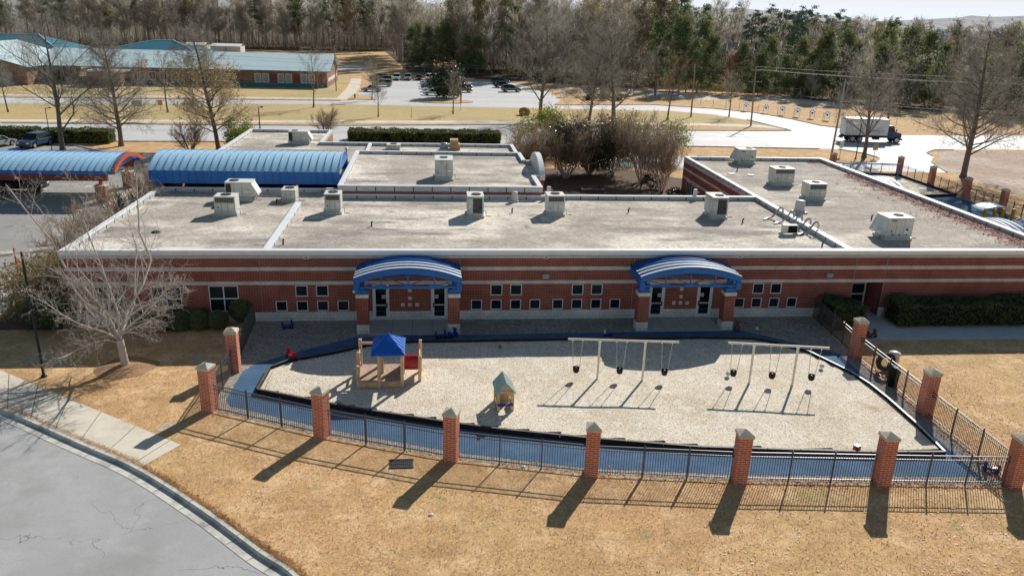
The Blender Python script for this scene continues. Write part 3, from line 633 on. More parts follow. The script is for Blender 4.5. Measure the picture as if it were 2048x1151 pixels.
for x in (6.94, 25.0):
    v = MB().side([(-.22, 2.72), (.22, 2.72), (.2, 2.95), (-.2, 2.95)], -.2, -.003); o = v.build('wall_light', 'frame_grey', B); o.location.x = x
    MB().box(-.17, .17, -.17, -.05, 2.69, 2.715).build('lens', 'lamp_glass', o)
o = MB().ball((-4.3, -2.45, 2.72), .09, 12).build('security_camera', 'frame_white', B, True)
# side windows on the right-hand wing
for yy in (29.6, 31.4):
    f = MB(); f.box(26.03, 26.06, yy-.8, yy+.8, .9, .96); f.box(26.03, 26.06, yy-.8, yy+.8, 2.2, 2.26)
    for k in range(4): f.box(26.03, 26.06, yy-.8+k*.515, yy-.745+k*.515, .96, 2.2)
    o = f.build('window', 'frame_white', B); MB().face([(26.05, yy+.8, .9), (26.05, yy-.8, .9), (26.05, yy-.8, 2.26), (26.05, yy+.8, 2.26)]).build('pane', 'glass_dark', o)
# arched front canopies
def canopy(xc, hw, label):
    zs, rise, y0, y1 = 3.50, .60, -2.45, -.02
    Rr = (hw*hw+rise*rise)/(2*rise); a0 = math.asin(hw/Rr); N = 28
    P = [(xc+Rr*math.sin(-a0+2*a0*k/N), zs+Rr*math.cos(-a0+2*a0*k/N)-Rr*math.cos(a0)) for k in range(N+1)]
    def strip(mb, ya, yb, z0, z1, m=0):
        for (xa, za), (xb, zb) in zip(P, P[1:]):
            mb.face([(xa, ya, za+z1), (xb, ya, zb+z1), (xb, yb, zb+z1), (xa, yb, za+z1)], m); mb.face([(xb, ya, zb+z0), (xa, ya, za+z0), (xa, yb, za+z0), (xb, yb, zb+z0)], m)
            mb.face([(xa, ya, za+z0), (xb, ya, zb+z0), (xb, ya, zb+z1), (xa, ya, za+z1)], m); mb.face([(xb, yb, zb+z0), (xa, yb, za+z0), (xa, yb, za+z1), (xb, yb, zb+z1)], m)
        for (x, z), s in ((P[0], 1), (P[-1], -1)):
            q = [(x, ya, z+z0), (x, ya, z+z1), (x, yb, z+z1), (x, yb, z+z0)]; mb.face(q if s > 0 else q[::-1], m)
    mb = MB(); strip(mb, y0, y1, -.10, 0)
    c = mb.build('canopy', 'blue_pan', B, label=label)
    for k, (yy, wd) in enumerate([(y0-.02, .14), (y0+.50, .14), (y0+.98, .12), (y0+1.42, .05), (y0+1.8, .05), (y0+2.12, .05)]):  # front ribs coloured white as painted sun glints, the rest plain blue
        mb = MB(); strip(mb, yy, yy+wd, .003, .05); mb.build('roof_rib', 'glint_stripe' if k < 3 else 'blue_metal', c)
    mb = MB(); strip(mb, y0-.05, y0+.06, -.36, -.02); mb.box(xc-hw-.02, xc-hw+.28, y0-.05, y0+.06, 2.72, zs-.3); mb.box(xc+hw-.28, xc+hw+.02, y0-.05, y0+.06, 2.72, zs-.3)
    mb.box(xc-hw-.02, xc-hw+.06, y0+.06, y1, 2.95, zs-.1); mb.box(xc+hw-.06, xc+hw+.02, y0+.06, y1, 2.95, zs-.1)
    mb.build('fascia', 'blue_metal', c)
    mb = MB()
    top = lambda x: zs+math.sqrt(Rr*Rr-(x-xc)**2)-Rr*math.cos(a0)-.36
    for yy in (y0+.1, -.25):
        mb.box(xc-hw+.28, xc+hw-.28, yy-.05, yy+.05, 2.86, 2.98)
        for dx in (-1.5, 0, 1.5): mb.tube((xc+dx, yy, 2.92), (xc+dx, yy, top(xc+dx)+.05), .045, n=4); mb.box(xc+dx-.28, xc+dx+.28, yy-.055, yy+.055, 2.83, 3.06)
        for a, b in ((-1.5, 0), (1.5, 0), (-1.5, -2.8), (1.5, 2.8)):
            if abs(b) > 2: mb.tube((xc+a, yy, 2.95), (xc+b, yy, top(xc+b)+.1), .035, n=4)
            else: mb.tube((xc+a, yy, top(xc+a)), (xc+b, yy, 3.0), .035, n=4)
    mb.build('truss', 'blue_metal', c)
    for sx in (-1, 1):
        x0 = xc+sx*(hw-.41)-.335
        m = MB(); m.box(x0, x0+.67, -2.15, -1.5, .56, 2.2); col = m.build('column', 'brick', c)
        MB().box(x0-.02, x0+.69, -2.17, -1.48, 0, .56).build('column_base', 'split_block', c); MB().box(x0-.03, x0+.70, -2.18, -1.47, 2.2, 2.43).build('column_cap', 'split_block', c)
        MB().box(x0+.2, x0+.47, -2.0, -1.65, 2.43, 3.45).box(x0+.02, x0+.65, -2.05, -1.6, 2.43, 2.66).build('column_bracket', 'blue_metal', c)
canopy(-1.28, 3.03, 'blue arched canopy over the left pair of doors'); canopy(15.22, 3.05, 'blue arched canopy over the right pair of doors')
mb = MB(); mb.box(-3.56, 1.0, -2.3, -.04, .0, .05); mb.box(12.9, 17.5, -2.3, -.04, .0, .05)
for x in (-2.3, -1.1, .1, 14.1, 15.3, 16.4): mb.box(x, x+.02, -2.3, -.04, .05, .053, 1)
struct('door_pads', mb, ['concrete_grey', 'joint'])

# ------------------------------------------------------------------ rooftop equipment
def grille(mb, x, y, z, r, m):
    mb.lathe(x, y, [(r, z), (r, z+.05), (r*.86, z+.05), (r*.86, z+.012)], 20, m)
def rtu(x0, x1, y0, y1, H, style, label, z=RZ, fan=(.3, .5), cat='air conditioner'):
    u = thing('rooftop_air_conditioner', label, cat, ((x0+x1)/2, (y0+y1)/2, z), 0, 'air handlers on the flat roofs')
    w, d = (x1-x0)/2, (y1-y0)/2; cz = .30 if style != 'low' else .16
    c = MB()
    if 'flared' in label:
        c.box(-w-.12, w+.12, -d-.10, d+.12, 0, .09, 0)
        b = [(-w-.08, -d-.06), (w+.08, -d-.06), (w+.08, d+.06), (-w-.08, d+.06)]; t = [(-w, -d), (w, -d), (w, d), (-w, d)]
        for k in range(4): j = (k+1) % 4; c.face([(*b[k], .09), (*b[j], .09), (*t[j], cz+.06), (*t[k], cz+.06)])
    else: c.box(-w-.05, w+.05, -d-.05, d+.05, 0, cz*.55).box(-w+.05, w-.05, -d+.05, d-.05, cz*.55, cz)
    c.build('curb', 'curb_metal', u)
    m = MB(); m.box(-w, w, -d, d, cz, H-.05, 0); m.box(-w-.02, w+.02, -d-.02, d+.02, H-.05, H, 1)
    for t in (-.33, .28): m.box(t*w-.010, t*w+.010, -d-.006, -d, cz+.04, H-.08, 2)
    m.box(-w+.03, w-.03, -d-.005, -d-.001, cz+.02, cz+.045, 2); m.box(-w+.03, w-.03, -d-.005, -d-.001, H-.085, H-.06, 2); m.box(w*.45, w*.75, -d-.012, -d-.006, cz+(H-cz)*.3, cz+(H-cz)*.42, 3); m.box(-w*.7, -w*.62, -d-.02, -d-.006, cz+(H-cz)*.2, cz+(H-cz)*.34, 2)
    m.box(-w+.02, w-.02, -d-.006, -d, cz+(H-cz)*.52, cz+(H-cz)*.52+.012, 2)
    for t in (-.4, .4): m.box(w, w+.006, t*d-.006, t*d+.006, cz+.04, H-.08, 2); m.box(-w-.006, -w, t*d-.006, t*d+.006, cz+.04, H-.08, 2)
    o = m.build('cabinet', ['unit_grey' if style in ('coil', 'tall') else 'unit_beige', 'unit_top', 'louvre', 'sign_white'], u); bev(o, .015, 1)
    fx, fy = (fan[0]-.5)*2*w, (fan[1]-.5)*2*d; r = min(.34, min(w, d)*.72)
    f = MB(); grille(f, fx, fy, H, r, 0); f.lathe(fx, fy, [(.09, H+.012), (.09, H+.055)], 10, 1)
    for k in range(8): a = k*PI/4; f.tube((fx, fy, H+.045), (fx+r*math.cos(a), fy+r*math.sin(a), H+.045), .008, n=3, m=1)
    f.build('fan_grille', ['coil', 'louvre'], u)
    p = MB()
    if style == 'louvre':
        n = 11
        for k in range(n): x = -w+.12+(2*w-.24)*k/(n-1); p.box(x-.025, x+.025, -d-.012, -d-.002, H-.42, H-.12)
        p.box(-w+.08, w-.08, -d-.004, -d-.001, H-.44, H-.10, 1); p.build('louvre', ['coil', 'louvre'], u)
    elif style == 'hood_right' or style == 'hood_left':
        s = 1 if style == 'hood_right' else -1
        if s > 0: p.box(-w+.05, -w+.42, -d-.012, -d-.002, cz+.08, H-.12); p.build('coil', 'coil', u)
        else:
            for x in (-.6, -.05, .5): p.box(x*w, x*w+.12, -d-.012, -d-.002, cz+.05, cz+.13)
            p.build('access_hole', 'coil', u); MB().box(-w*.75, -w*.4, -d-.012, -d-.002, H-.24, H-.16).build('badge', 'red_dark', u); MB().box(w*.35, w*.65, -d-.012, -d-.002, cz+.15, cz+.5).build('data_plate', 'sign_white', u)
        h = MB(); x = s*w; i = len(h.v)
        for y in (-d+.06, d-.06): h.v += [(x, y, H-.12), (x+s*.42, y, cz+.22), (x+s*.42, y, cz+.10), (x, y, cz+.06)]
        for q in ((0,1,2,3), (7,6,5,4), (0,4,5,1), (1,5,6,2), (2,6,7,3)): h.f.append(q); h.m.append(0)
        h.build('intake_hood', 'unit_top' if s > 0 else 'unit_grey', u)
    elif style == 'coil':
        p.box(-w*.35, w*.82, -d-.012, -d-.002, cz+.06, H-.14, 0)
        for k in range(12): zz = cz+.1+k*(H-cz-.28)/11; p.box(-w*.35, w*.82, -d-.016, -d-.012, zz, zz+.012, 1)
        p.build('coil', ['coil', 'louvre'], u); MB().box(-w*.8, -w*.6, -d-.02, -d-.002, cz+.3, cz+.62).build('switch_box', 'frame_white', u)
    q = MB(); q.pipe([(w+.02, -d*.4, cz+.1), (w+.2, -d*.4, cz+.1), (w+.2, -d*.4, .05), (w+.62, -d*.5, .05)], .025); q.build('pipe', 'galvanised', u); MB().tube((-w-.12, -d*.2, .02), (-w-.12, -d*.2, .34), .04).build('conduit', 'galvanised', u); return u
rtu(-14.98, -13.09, 13.78, 15.15, 1.40, 'hood_right', 'large beige air conditioner with right-hand hood in front of the blue barrel roof', fan=(.28, .5))
rtu(-14.66, -13.26, 9.31, 10.5, 1.35, 'louvre', 'beige air conditioner with a flared curb nearest the front left of the roof', fan=(.5, .5))
rtu(-10.94, -9.93, 13.6, 15.0, .90, 'low', 'low squat air conditioner at the end of the low roof divider', fan=(.5, .55))
rtu(-7.34, -6.24, 9.85, 11.1, 1.46, 'louvre', 'upright air conditioner with louvres just right of the low roof divider', fan=(.5, .5))
rtu(2.60, 3.73, 8.95, 10.6, 1.56, 'coil', 'grey air conditioner with a dark coil panel in the middle of the front roof', fan=(.55, .4))
rtu(8.33, 9.58, 9.55, 10.9, 1.52, 'louvre', 'louvred air conditioner beside the small round white vent on the front roof', fan=(.5, .5))
rtu(20.33, 21.46, 9.0, 10.8, 1.59, 'coil', 'air conditioner with a coil panel standing left of the mid-roof parapet', fan=(.6, .4))
rtu(30.92, 32.67, 31.4, 32.9, 1.50, 'hood_left', 'grey air conditioner against the far end of the right-hand wing', fan=(.7, .5))
rtu(30.13, 31.96, 20.95, 22.3, 1.52, 'louvre', 'louvred air conditioner second from the far end of the right-hand wing', fan=(.5, .5))
rtu(30.53, 32.01, 15.1, 16.5, 1.40, 'louvre', 'louvred air conditioner just behind the round white exhaust fan', fan=(.55, .5))
rtu(30.48, 32.28, 3.40, 4.95, 1.54, 'hood_left', 'large air conditioner with red badge nearest the front of the right-hand wing', fan=(.6, .5))
rtu(-14.78, -12.78, 40.1, 41.5, 1.36, 'hood_right', 'air conditioner alone on the far left rear roof', fan=(.3, .5))
rtu(.40, 1.84, 18.6, 20.9, 1.72, 'tall', 'tall plain grey air conditioner on the raised centre roof', z=4.75, fan=(.5, .5))
rtu(-4.42, -3.07, 37.0, 38.3, .60, 'low', 'low white air conditioner in the sunken rear roof', fan=(.5, .5))
u = thing('condenser', 'small split-system condenser with a black fan face beside the mid-roof parapet', 'condenser', (24.33, 4.85, RZ))
bev(MB().box(-.52, .52, -.2, .2, .12, .68).build('casing', 'unit_top', u), .02); MB().box(-.18, .46, -.212, -.2, .17, .63).build('fan_face', 'dark_hole', u)
MB().box(-.6, -.5, -.35, .3, 0, .12).box(.45, .55, -.35, .3, 0, .12).build('stand', 'curb_metal', u); MB().pipe([(.52, .1, .4), (.85, .05, .45), (1.0, -.1, .25), (.95, -.25, .03), (.6, -.4, .03)], .03).build('hose', 'black_rubber', u)
def roofan(x, y, r, h, z, label, name='exhaust_fan', m='pipe_white'):
    u = thing(name, label, 'roof vent', (x, y, z))
    MB().box(-r*1.25, r*1.25, -r*1.25, r*1.25, 0, .12).build('curb', 'curb_metal', u)
    MB().lathe(0, 0, [(r*.8, .12), (r*1.15, .16), (r*1.15, .26), (r*.95, .3), (r*.95, h-.1), (r*.85, h-.03), (r*.3, h)], 18).build('hood', m, u, True)
roofan(27.95, 11.1, .38, .97, RZ, 'round white exhaust fan on the right-hand wing')
roofan(6.46, 14.2, .24, .80, RZ, 'small round white roof vent in front of the centre brick wall')
roofan(1.45, 37.9, .38, .75, RZ, 'round grey exhaust fan beside the tan box on the rear roof', m='galvanised')
u = thing('tan_roof_box', 'tan metal box standing on the sunken rear roof', 'roof box', (2.64, 38.4, RZ)); bev(MB().box(-.5, .5, -.7, .7, 0, .62).build('casing', 'tan_metal', u), .02); MB().box(-.54, .3, -.6, .6, .62, 1.05).build('upper_box', 'tan_metal', u)
u = thing('roof_vent_pipe', 'capped vent pipe behind the right end of the barrel roof', 'vent pipe', (-8.1, 33.0, RZ)); MB().tube((0, 0, 0), (0, 0, .75), .07, n=10).build('pipe', 'galvanised', u); MB().lathe(0, 0, [(.17, .72), (.17, .8), (.08, .9)], 12).build('cap', 'galvanised', u)
for x, y, lab in ((24.9, 9.1, 'first'), (25.2, 7.9, 'second'), (25.35, 6.9, 'third'), (25.5, 5.9, 'fourth'), (25.6, 4.95, 'last')):
    u = thing('gooseneck_pipe', f'grey gooseneck pipe arching over the mid-roof parapet, {lab} of five from the back', 'pipe', (x, y, RZ), 0, 'gooseneck pipes over the parapet')
    MB().pipe([(-.75, -.4, .04), (-.35, -.1, .06), (0, 0, .12), (.35, 0, .5), (.5, 0, .78), (.66, 0, .84), (.8, 0, .74), (.82, 0, .4)], .075, 8).build('pipe', 'galvanised', u)
def whitepot(x, y, z, label):
    u = thing('wall_flue', label, 'flue', (x, y, z)); MB().lathe(0, 0, [(.16, 0), (.16, .5), (.14, .53)], 14).build('pot', 'pipe_white', u); MB().tube((0, 0, -.1), (0, .0, 0), .09).tube((.1, .0, .3), (.32, .0, .3), .07).build('bracket', 'galvanised', u)
whitepot(9.25, 15.2, 4.55, 'white flue pot at the corner of the raised centre block'); whitepot(21.1, 15.25, 4.42, 'white flue pot on the back edge of the front roof')
for k, (x, y) in enumerate([(-15.2, 11.5), (-17.2, 5.0), (-8.9, 2.2), (-11.2, 12.9), (-3.9, 6.6), (3.2, 12.0), (5.9, 10.5), (14.6, 10.8), (25.1, 1.6), (32.6, 9.0), (29.3, 27.5), (22.2, 7.8)]):
    u = thing('roof_drain', ['low dark roof drain', 'dark vent stub'][k > 1]+' on the front roof '+['left of the beige units', 'near the left front corner', 'right of the low divider near the front', 'left of the low squat unit', 'behind the left canopy', 'behind the unit with the dark coil', 'between two centre units', 'behind the right canopy', 'at the front end of the mid parapet', 'left of the unit with red badge', 'near the far louvred unit', 'right of the right centre unit'][k], 'roof drain', (x, y, RZ), 0)
    if k < 2: MB().lathe(0, 0, [(.28, 0), (.26, .05), (.15, .1), (.05, .11)], 14).build('dome', 'black_metal', u)
    else: MB().tube((0, 0, 0), (0, 0, .28), .05).tube((0, 0, .28), (.08, 0, .36), .05).build('pipe', 'black_metal', u)
for k, (x, y, lab) in enumerate([(28.3, 26.2, 'white loose sheet lying on the right-hand wing roof'), (29.9, 25.6, 'small white scrap beside the loose sheet on the wing roof')]):
    u = MB().obox((0, 0, .05), (.75-.25*k, .5, .04), .3+k).build('loose_panel', 'sign_white'); u.location = (x, y, RZ); tag(u, lab, 'debris')
mb = MB(); rng = random.Random(3)
for k in range(9500):
    t = rng.random()**1.05; y = .5+26*t; d = abs(rng.gauss(0, 1))*(.75 if y > 4 else 1.0)*(.6+.5*math.sin(y*1.7)**2)
    if rng.random() < .04: d = rng.uniform(0, 4)
    mb.leaf((40.42-d, y, RZ+.02+.05*rng.random()), rng.uniform(.06, .12), rng, 0, .85)
for k in range(260): mb.leaf((39.8+rng.gauss(0, .5), 32.9+rng.gauss(0, .3), RZ+.04), .09, rng, 0, .7)
N_ = 160
for k in range(N_):
    f = lambda y: max(.06, .42+.75*noise.noise((y*.35, 2.2, 0))+.25*noise.noise((y*1.7, 5, 0))+(.25 if y < 9 else 0))
    y0_, y1_ = .4+26*k/N_, .4+26*(k+1)/N_; mb.face([(40.5-f(y0_), y0_, RZ+.012), (40.5, y0_, RZ+.03), (40.5, y1_, RZ+.03), (40.5-f(y1_), y1_, RZ+.012)])
struct('roof_leaves', mb, 'leaf_red', 'drift of reddish fallen leaves along the right edge of the wing roof', 'leaves', 'stuff')

# ------------------------------------------------------------------ playground ground
FP = dict(A=(-10.2, -11.1), B=(-4.77, -13.74), C=(.82, -15.93), D=(6.5, -17.4), E=(12.47, -18.2), F=(18.3, -18.7), G=(23.75, -19.15), P=(-10.05, -6.85), R1=(23.85, -6.3), R2=(23.8, -13.0))
ring = [(-10.3, 0), FP['P'], FP['A'], FP['B'], FP['C'], FP['D'], FP['E'], FP['F'], FP['G'], FP['R1'], (24.2, 0)]
struct('gravel_bed', MB().face([(x, y, .008) for x, y in ring]), 'gravel_shaded')  # building shade painted in by the darker gravel colour
inner = [(-8.39, -9.49), (-8.27, -6.95), (-7.45, -6.12), (-5.41, -5.23), (-3.03, -3.95), (-0.9, -3.73), (2.78, -3.71), (6.81, -3.65), (11.5, -3.68), (15.7, -3.66), (18.71, -3.83), (19.97, -4.53), (21.29, -5.93), (22.33, -8.64), (22.6, -10.14), (22.66, -11.65), (22.59, -14.31), (22.34, -16.81), (19.01, -16.64), (15.97, -16.33), (11.64, -15.86), (6.96, -14.87), (3.06, -13.89), (0.61, -13.1), (-3.78, -11.52)]
outer = [(-9.71, -10.16), (-9.62, -6.96), (-9.19, -6.12), (-7.35, -4.63), (-4.22, -2.58), (-0.92, -2.5), (4.03, -2.45), (13.07, -2.28), (16.17, -2.25), (18.81, -2.33), (20, -3.26), (21.57, -4.44), (23.2, -5.92)]+[(23.1, -6.6), (23.0, -13), (22.9, -18.45), (18.3, -18.2), (12.5, -17.75), (6.5, -16.95), (.95, -15.4), (-4.5, -13.2), (-9.4, -10.75)]
struct('rubber_path', MB().face([(x, y, .016) for x, y in outer]), 'rubber_path')
mb = MB(); cx = sum(p[0] for p in inner)/len(inner); cy = sum(p[1] for p in inner)/len(inner)
NX, NY = 90, 40; rng = random.Random(8)
xs0, xs1 = min(p[0] for p in inner), max(p[0] for p in inner); ys0, ys1 = min(p[1] for p in inner), max(p[1] for p in inner)
SEATS = [(7.4, -8.8), (9.6, -8.9), (11.9, -9.2), (15.5, -9.5), (17.4, -9.8), (19.4, -10.1)]
hz = lambda x, y: .12-.06*sum(math.exp(-((x-a)**2/.5+(y-b)**2/.9)) for a, b in SEATS)+.07*(ys1-y)/(ys1-ys0)+.03*noise.noise((x*.45, y*.45, 3))+.015*noise.noise((x*1.3, y*1.3, 7))
idx = {}
for i in range(NX+1):
    for j in range(NY+1):
        x = xs0+(xs1-xs0)*i/NX; y = ys0+(ys1-ys0)*j/NY
        if inpoly(x, y, inner): idx[i, j] = len(mb.v); mb.v.append((x, y, hz(x, y)))
for i in range(NX):
    for j in range(NY):
        q = [(i, j), (i+1, j), (i+1, j+1), (i, j+1)]
        if all(k in idx for k in q): mb.f.append(tuple(idx[k] for k in q)); mb.m.append(0)
base = [(x, y, .105) for x, y in inner]; mb.face(base)
struct('gravel_play_surface', mb, 'gravel')
bd = thing('play_border', 'low black timber edging round the gravel play area', 'edging', (inner[0][0], inner[0][1], 0))
ox, oy = inner[0]
n = len(inner)
for i in range(n):
    a, b = inner[i], inner[(i+1) % n]; d = math.hypot(b[0]-a[0], b[1]-a[1]); ang = math.atan2(b[1]-a[1], b[0]-a[0]); k = max(1, round(d/1.6))
    for j in range(k):
        t0, t1 = j/k, (j+1)/k; mx = a[0]+(b[0]-a[0])*(t0+t1)/2-ox; my = a[1]+(b[1]-a[1])*(t0+t1)/2-oy
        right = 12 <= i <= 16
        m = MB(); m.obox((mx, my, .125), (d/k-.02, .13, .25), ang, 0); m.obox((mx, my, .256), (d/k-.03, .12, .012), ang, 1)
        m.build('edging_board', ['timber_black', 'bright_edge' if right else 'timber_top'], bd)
mb = MB(); rng = random.Random(21)
def strew(mb, a, b, n, spread, rng, size=.05, z=.03):
    for k in range(n):
        t = rng.random(); mb.leaf((a[0]+(b[0]-a[0])*t+rng.gauss(0, spread), a[1]+(b[1]-a[1])*t+rng.gauss(0, spread), z+rng.random()*.03), rng.uniform(.6, 1.4)*size, rng, 0, .85)
names = ['A', 'B', 'C', 'D', 'E', 'F', 'G']
for k, (a, b) in enumerate(zip(names, names[1:])): strew(mb, FP[a], FP[b], [130, 150, 200, 330, 520, 620][k], .22, rng)
strew(mb, FP['G'], FP['R2'], 800, .32, rng); strew(mb, FP['R2'], FP['R1'], 800, .35, rng); strew(mb, (25, -8), (27, -17), 700, 2.2, rng, .045)
struct('fence_leaves', mb, 'leaf_red', 'reddish fallen leaves caught along the playground fence', 'leaves', 'stuff')
mb = MB()
for k in range(17000):
    u_ = rng.random(); x = -14+46*u_**.62; y = -15-16*rng.random()
    if y > -19.5 and x < 24.6 and y > -10.8-.32*(x+10.2)-1.2: continue
    if inpoly(x, y, [(-60, 8)]+kerb[2:]+[(1.4, -60), (-60, -60)]): continue
    if noise.noise((x*.25, y*.25, 0)) < rng.uniform(-.6, .35): continue
    mb.leaf((x, y, .03), rng.uniform(.02, .046)*(1.25 if x > 10 else .8), rng, 0, .88)
for k in range(2600): mb.leaf((24.6+rng.random()*16, -6.8-rng.random()*9, .03), rng.uniform(.035, .07), rng, 0, .88)
for k in range(500): mb.leaf((24.6+rng.random()*16, -4.2-rng.random()*2.4, .03), rng.uniform(.03, .06), rng, 0, .88)
struct('lawn_leaves', mb, 'leaf_fallen', 'pale and brown fallen leaves scattered over the dry lawn', 'leaves', 'stuff')
mb = MB(); rng = random.Random(31); KP = [(-60, 8)]+kerb[2:]+[(1.4, -60), (-60, -60)]
for k in range(60000):
    x = -22+50*rng.random(); y = -7-21*rng.random()**.9
    if k % 6 == 0:
        i = rng.randrange(20, len(KB)-8); t = rng.random(); x = KB[i][0]+(KB[i+1][0]-KB[i][0])*t+abs(rng.gauss(0, .12)); y = KB[i][1]+(KB[i+1][1]-KB[i][1])*t+abs(rng.gauss(0, .12))
    elif inpoly(x, y, KP) or inpoly(x, y, SWA+SWB[::-1]) or inpoly(x, y, ring): continue
    if k % 6 and noise.noise((x*.7, y*.7, 4)) < rng.uniform(-.7, .2): continue
    h = rng.uniform(.03, .075); a = rng.uniform(0, 6.28); mb.sliver((x, y, .0), (x+math.cos(a)*h*.9, y+math.sin(a)*h*.9, h), .014)
struct('lawn_grass', mb, 'grass_blade', 'short dormant straw-coloured grass of the front lawn', 'grass', 'stuff')
struct('side_path', MB().face([(x, y, .010) for x, y in [(60, -2.2), (28.9, -2.2), (28.6, 1.7), (26.9, 1.7), (26.2, -1.2), (25.2, -4.0), (60, -4.4)]]), 'concrete_grey')
mb = MB()
for x, y, s in [(-20.4, -4.9, 1.0), (-19.3, -5.5, .75), (-12.5, -4.9, .6), (-12.1, -5.6, .55), (-11.6, -12.6, .7)]:
    P = [(x+s*(1+.5*noise.noise((math.cos(k*PI/16)*1.5+x, math.sin(k*PI/16)*1.5+y, 0)))*math.cos(k*PI/16)*.9, y+s*(1+.5*noise.noise((math.cos(k*PI/16)*1.5+x, math.sin(k*PI/16)*1.5, y)))*math.sin(k*PI/16)*.5) for k in range(32)]; mb.face([(*p, .002+.0003*s) for p in P])
struct('bare_patches', mb, 'bare_sand')

# ------------------------------------------------------------------ brick pillars and fences
pl = thing('brick_pillar', 'x', 'pillar', (0, 0, 0), 0, 'brick pillars of the playground fence')
MB().box(-.275, .275, -.275, .275, 0, 2.12).build('shaft', 'pillar_brick', pl)
m = MB(); m.box(-.315, .315, -.315, .315, 2.12, 2.25)
for k, (a, b) in enumerate([((-.315, -.315), (.315, -.315)), ((.315, -.315), (.315, .315)), ((.315, .315), (-.315, .315)), ((-.315, .315), (-.315, -.315))]): m.face([(*a, 2.25), (*b, 2.25), (0, 0, 2.42)])
m.build('cap', 'cap_stone', pl)
def ang(a, b): return math.atan2(b[1]-a[1], b[0]-a[0])
PIL = [('A', ang(FP['A'], FP['B'])+.1, 'brick fence pillar at the left front corner of the playground'), ('B', ang(FP['A'], FP['C']), 'brick fence pillar in front of the small wooden play deck'), ('C', ang(FP['B'], FP['D']), 'brick fence pillar in front of the green-roofed playhouse'),
       ('D', ang(FP['C'], FP['E']), 'brick fence pillar in front of the left swing set'), ('E', ang(FP['D'], FP['F']), 'brick fence pillar in front of the right swing set'), ('F', ang(FP['E'], FP['G']), 'brick fence pillar near the red cube, second from the right front corner'), ('G', 0, 'brick fence pillar at the right front corner of the playground'),
       ('P', 0, 'brick fence pillar behind the left front corner, beside the boxwoods'), ('R1', 0, 'brick fence pillar on the right side nearest the building'), ('R2', 0, 'brick fence pillar halfway along the right side fence')]
for k, (key, rz, lab) in enumerate(PIL):
    if k == 0: pl.location = (*FP[key], 0); pl.rotation_euler = (0, 0, rz); pl['label'] = lab
    else: dup(pl, (*FP[key], 0), rz, lab)
def fence(a, b, nposts, label, H=1.37, trim=(.3, .3), group='black iron fence runs between the pillars', pick=.105):
    L = math.hypot(b[0]-a[0], b[1]-a[1]); an = ang(a, b); f = thing('iron_fence', label, 'fence', (*a, 0), an, group)
    x0, x1 = trim[0], L-trim[1]
    r = MB()
    for z in (.14, H-.24, H-.05): r.box(x0, x1, -.018, .018, z, z+.035)
    r.build('rail', 'fence_metal', f)
    p = MB(); n = int((x1-x0)/pick)
    for k in range(n): x = x0+(k+.5)*(x1-x0)/n; p.box(x-.009, x+.009, -.009, .009, .06, H-.02)
    p.build('pickets', 'fence_metal', f)
    for k in range(nposts):
        x = x0+(x1-x0)*(k+1)/(nposts+1); MB().box(x-.027, x+.027, -.027, .027, 0, H+.03).lathe(x, 0, [(.03, H+.03), (.035, H+.06), (.01, H+.09)], 6).build('post', 'fence_metal', f)
    return f
for (a, b), lab in zip(zip(names, names[1:]), ['in front of the blue path corner at the left', 'in front of the wooden play deck', 'in front of the green-roofed playhouse', 'in front of the left swing set', 'in front of the right swing set', 'at the right front corner']):
    fence(FP[a], FP[b], 2, 'black iron fence '+lab)
fence(FP['P'], FP['A'], 1, 'short black iron gate run between the two left pillars', group='black iron fence runs between the pillars')
fence((-10.35, -.15), FP['P'], 3, 'black iron fence run from the left pillar to the wall', trim=(.05, .3))
fence((24.25, -.15), FP['R1'], 3, 'black iron fence run from the right pillar to the wall', trim=(.05, .3))
fence(FP['R1'], FP['R2'], 3, 'black iron fence run behind the black bin on the right side'); fence(FP['R2'], FP['G'], 2, 'black iron fence run at the near end of the right side')

# ------------------------------------------------------------------ swings
def swing_set(p1, p2, L0, L1, xs, label, tilt):
    an = ang(p1, p2); d = math.hypot(p2[0]-p1[0], p2[1]-p1[1])
    s = thing('swing_set', label, 'swing set', (*p1, 0), an, 'toddler swing sets'); H = 2.32
    MB().tube((L0, 0, H), (L1, 0, H), .055, n=10).build('beam', 'swing_steel', s)
    for x in (0, d):
        MB().tube((x, 0, 0), (x, 0, H-.03), .06, n=10).lathe(x, 0, [(.085, H-.12), (.085, H+.02)], 10).build('post', 'swing_steel', s)
    for x, dy in xs:
        m = MB(); c = (x, dy*.18, .62)     # bucket with two leg holes
        m.lathe_at(c, [(.05, -.16), (.12, -.14), (.165, -.02), (.17, .14), (.15, .16), (.13, .02), (.09, -.08)], 14); m.box(c[0]-.03, c[0]+.03, c[1]-.17, c[1]+.1, c[2]-.02, c[2]+.14)
        st = m.build('swing_seat', 'black_rubber', s)
        for sx in (-1, 1): MB().tube((x+sx*.16, dy*.18, .75), (x+sx*.26, 0, H-.05), .016, n=4).build('chain', 'chain', st)
        g = MB(); 
        for sx in (-1, 1): g.box(x+sx*.26-.03, x+sx*.26+.03, -.04, .04, H-.10, H-.04)
        g.build('hanger', 'swing_steel', s)
    return s
swing_set((8.51, -8.83), (10.81, -9.07), -1.62, 4.0, [(-1.12, 0), (1.12, .1), (3.42, 0)], 'tan steel swing set with three black bucket seats, left of the two', 0)
swing_set((16.31, -9.62), (18.46, -9.98), -1.32, 3.72, [(-.85, .2), (1.1, 0), (3.1, .3)], 'tan steel swing set with three black bucket seats, right of the two', 0)
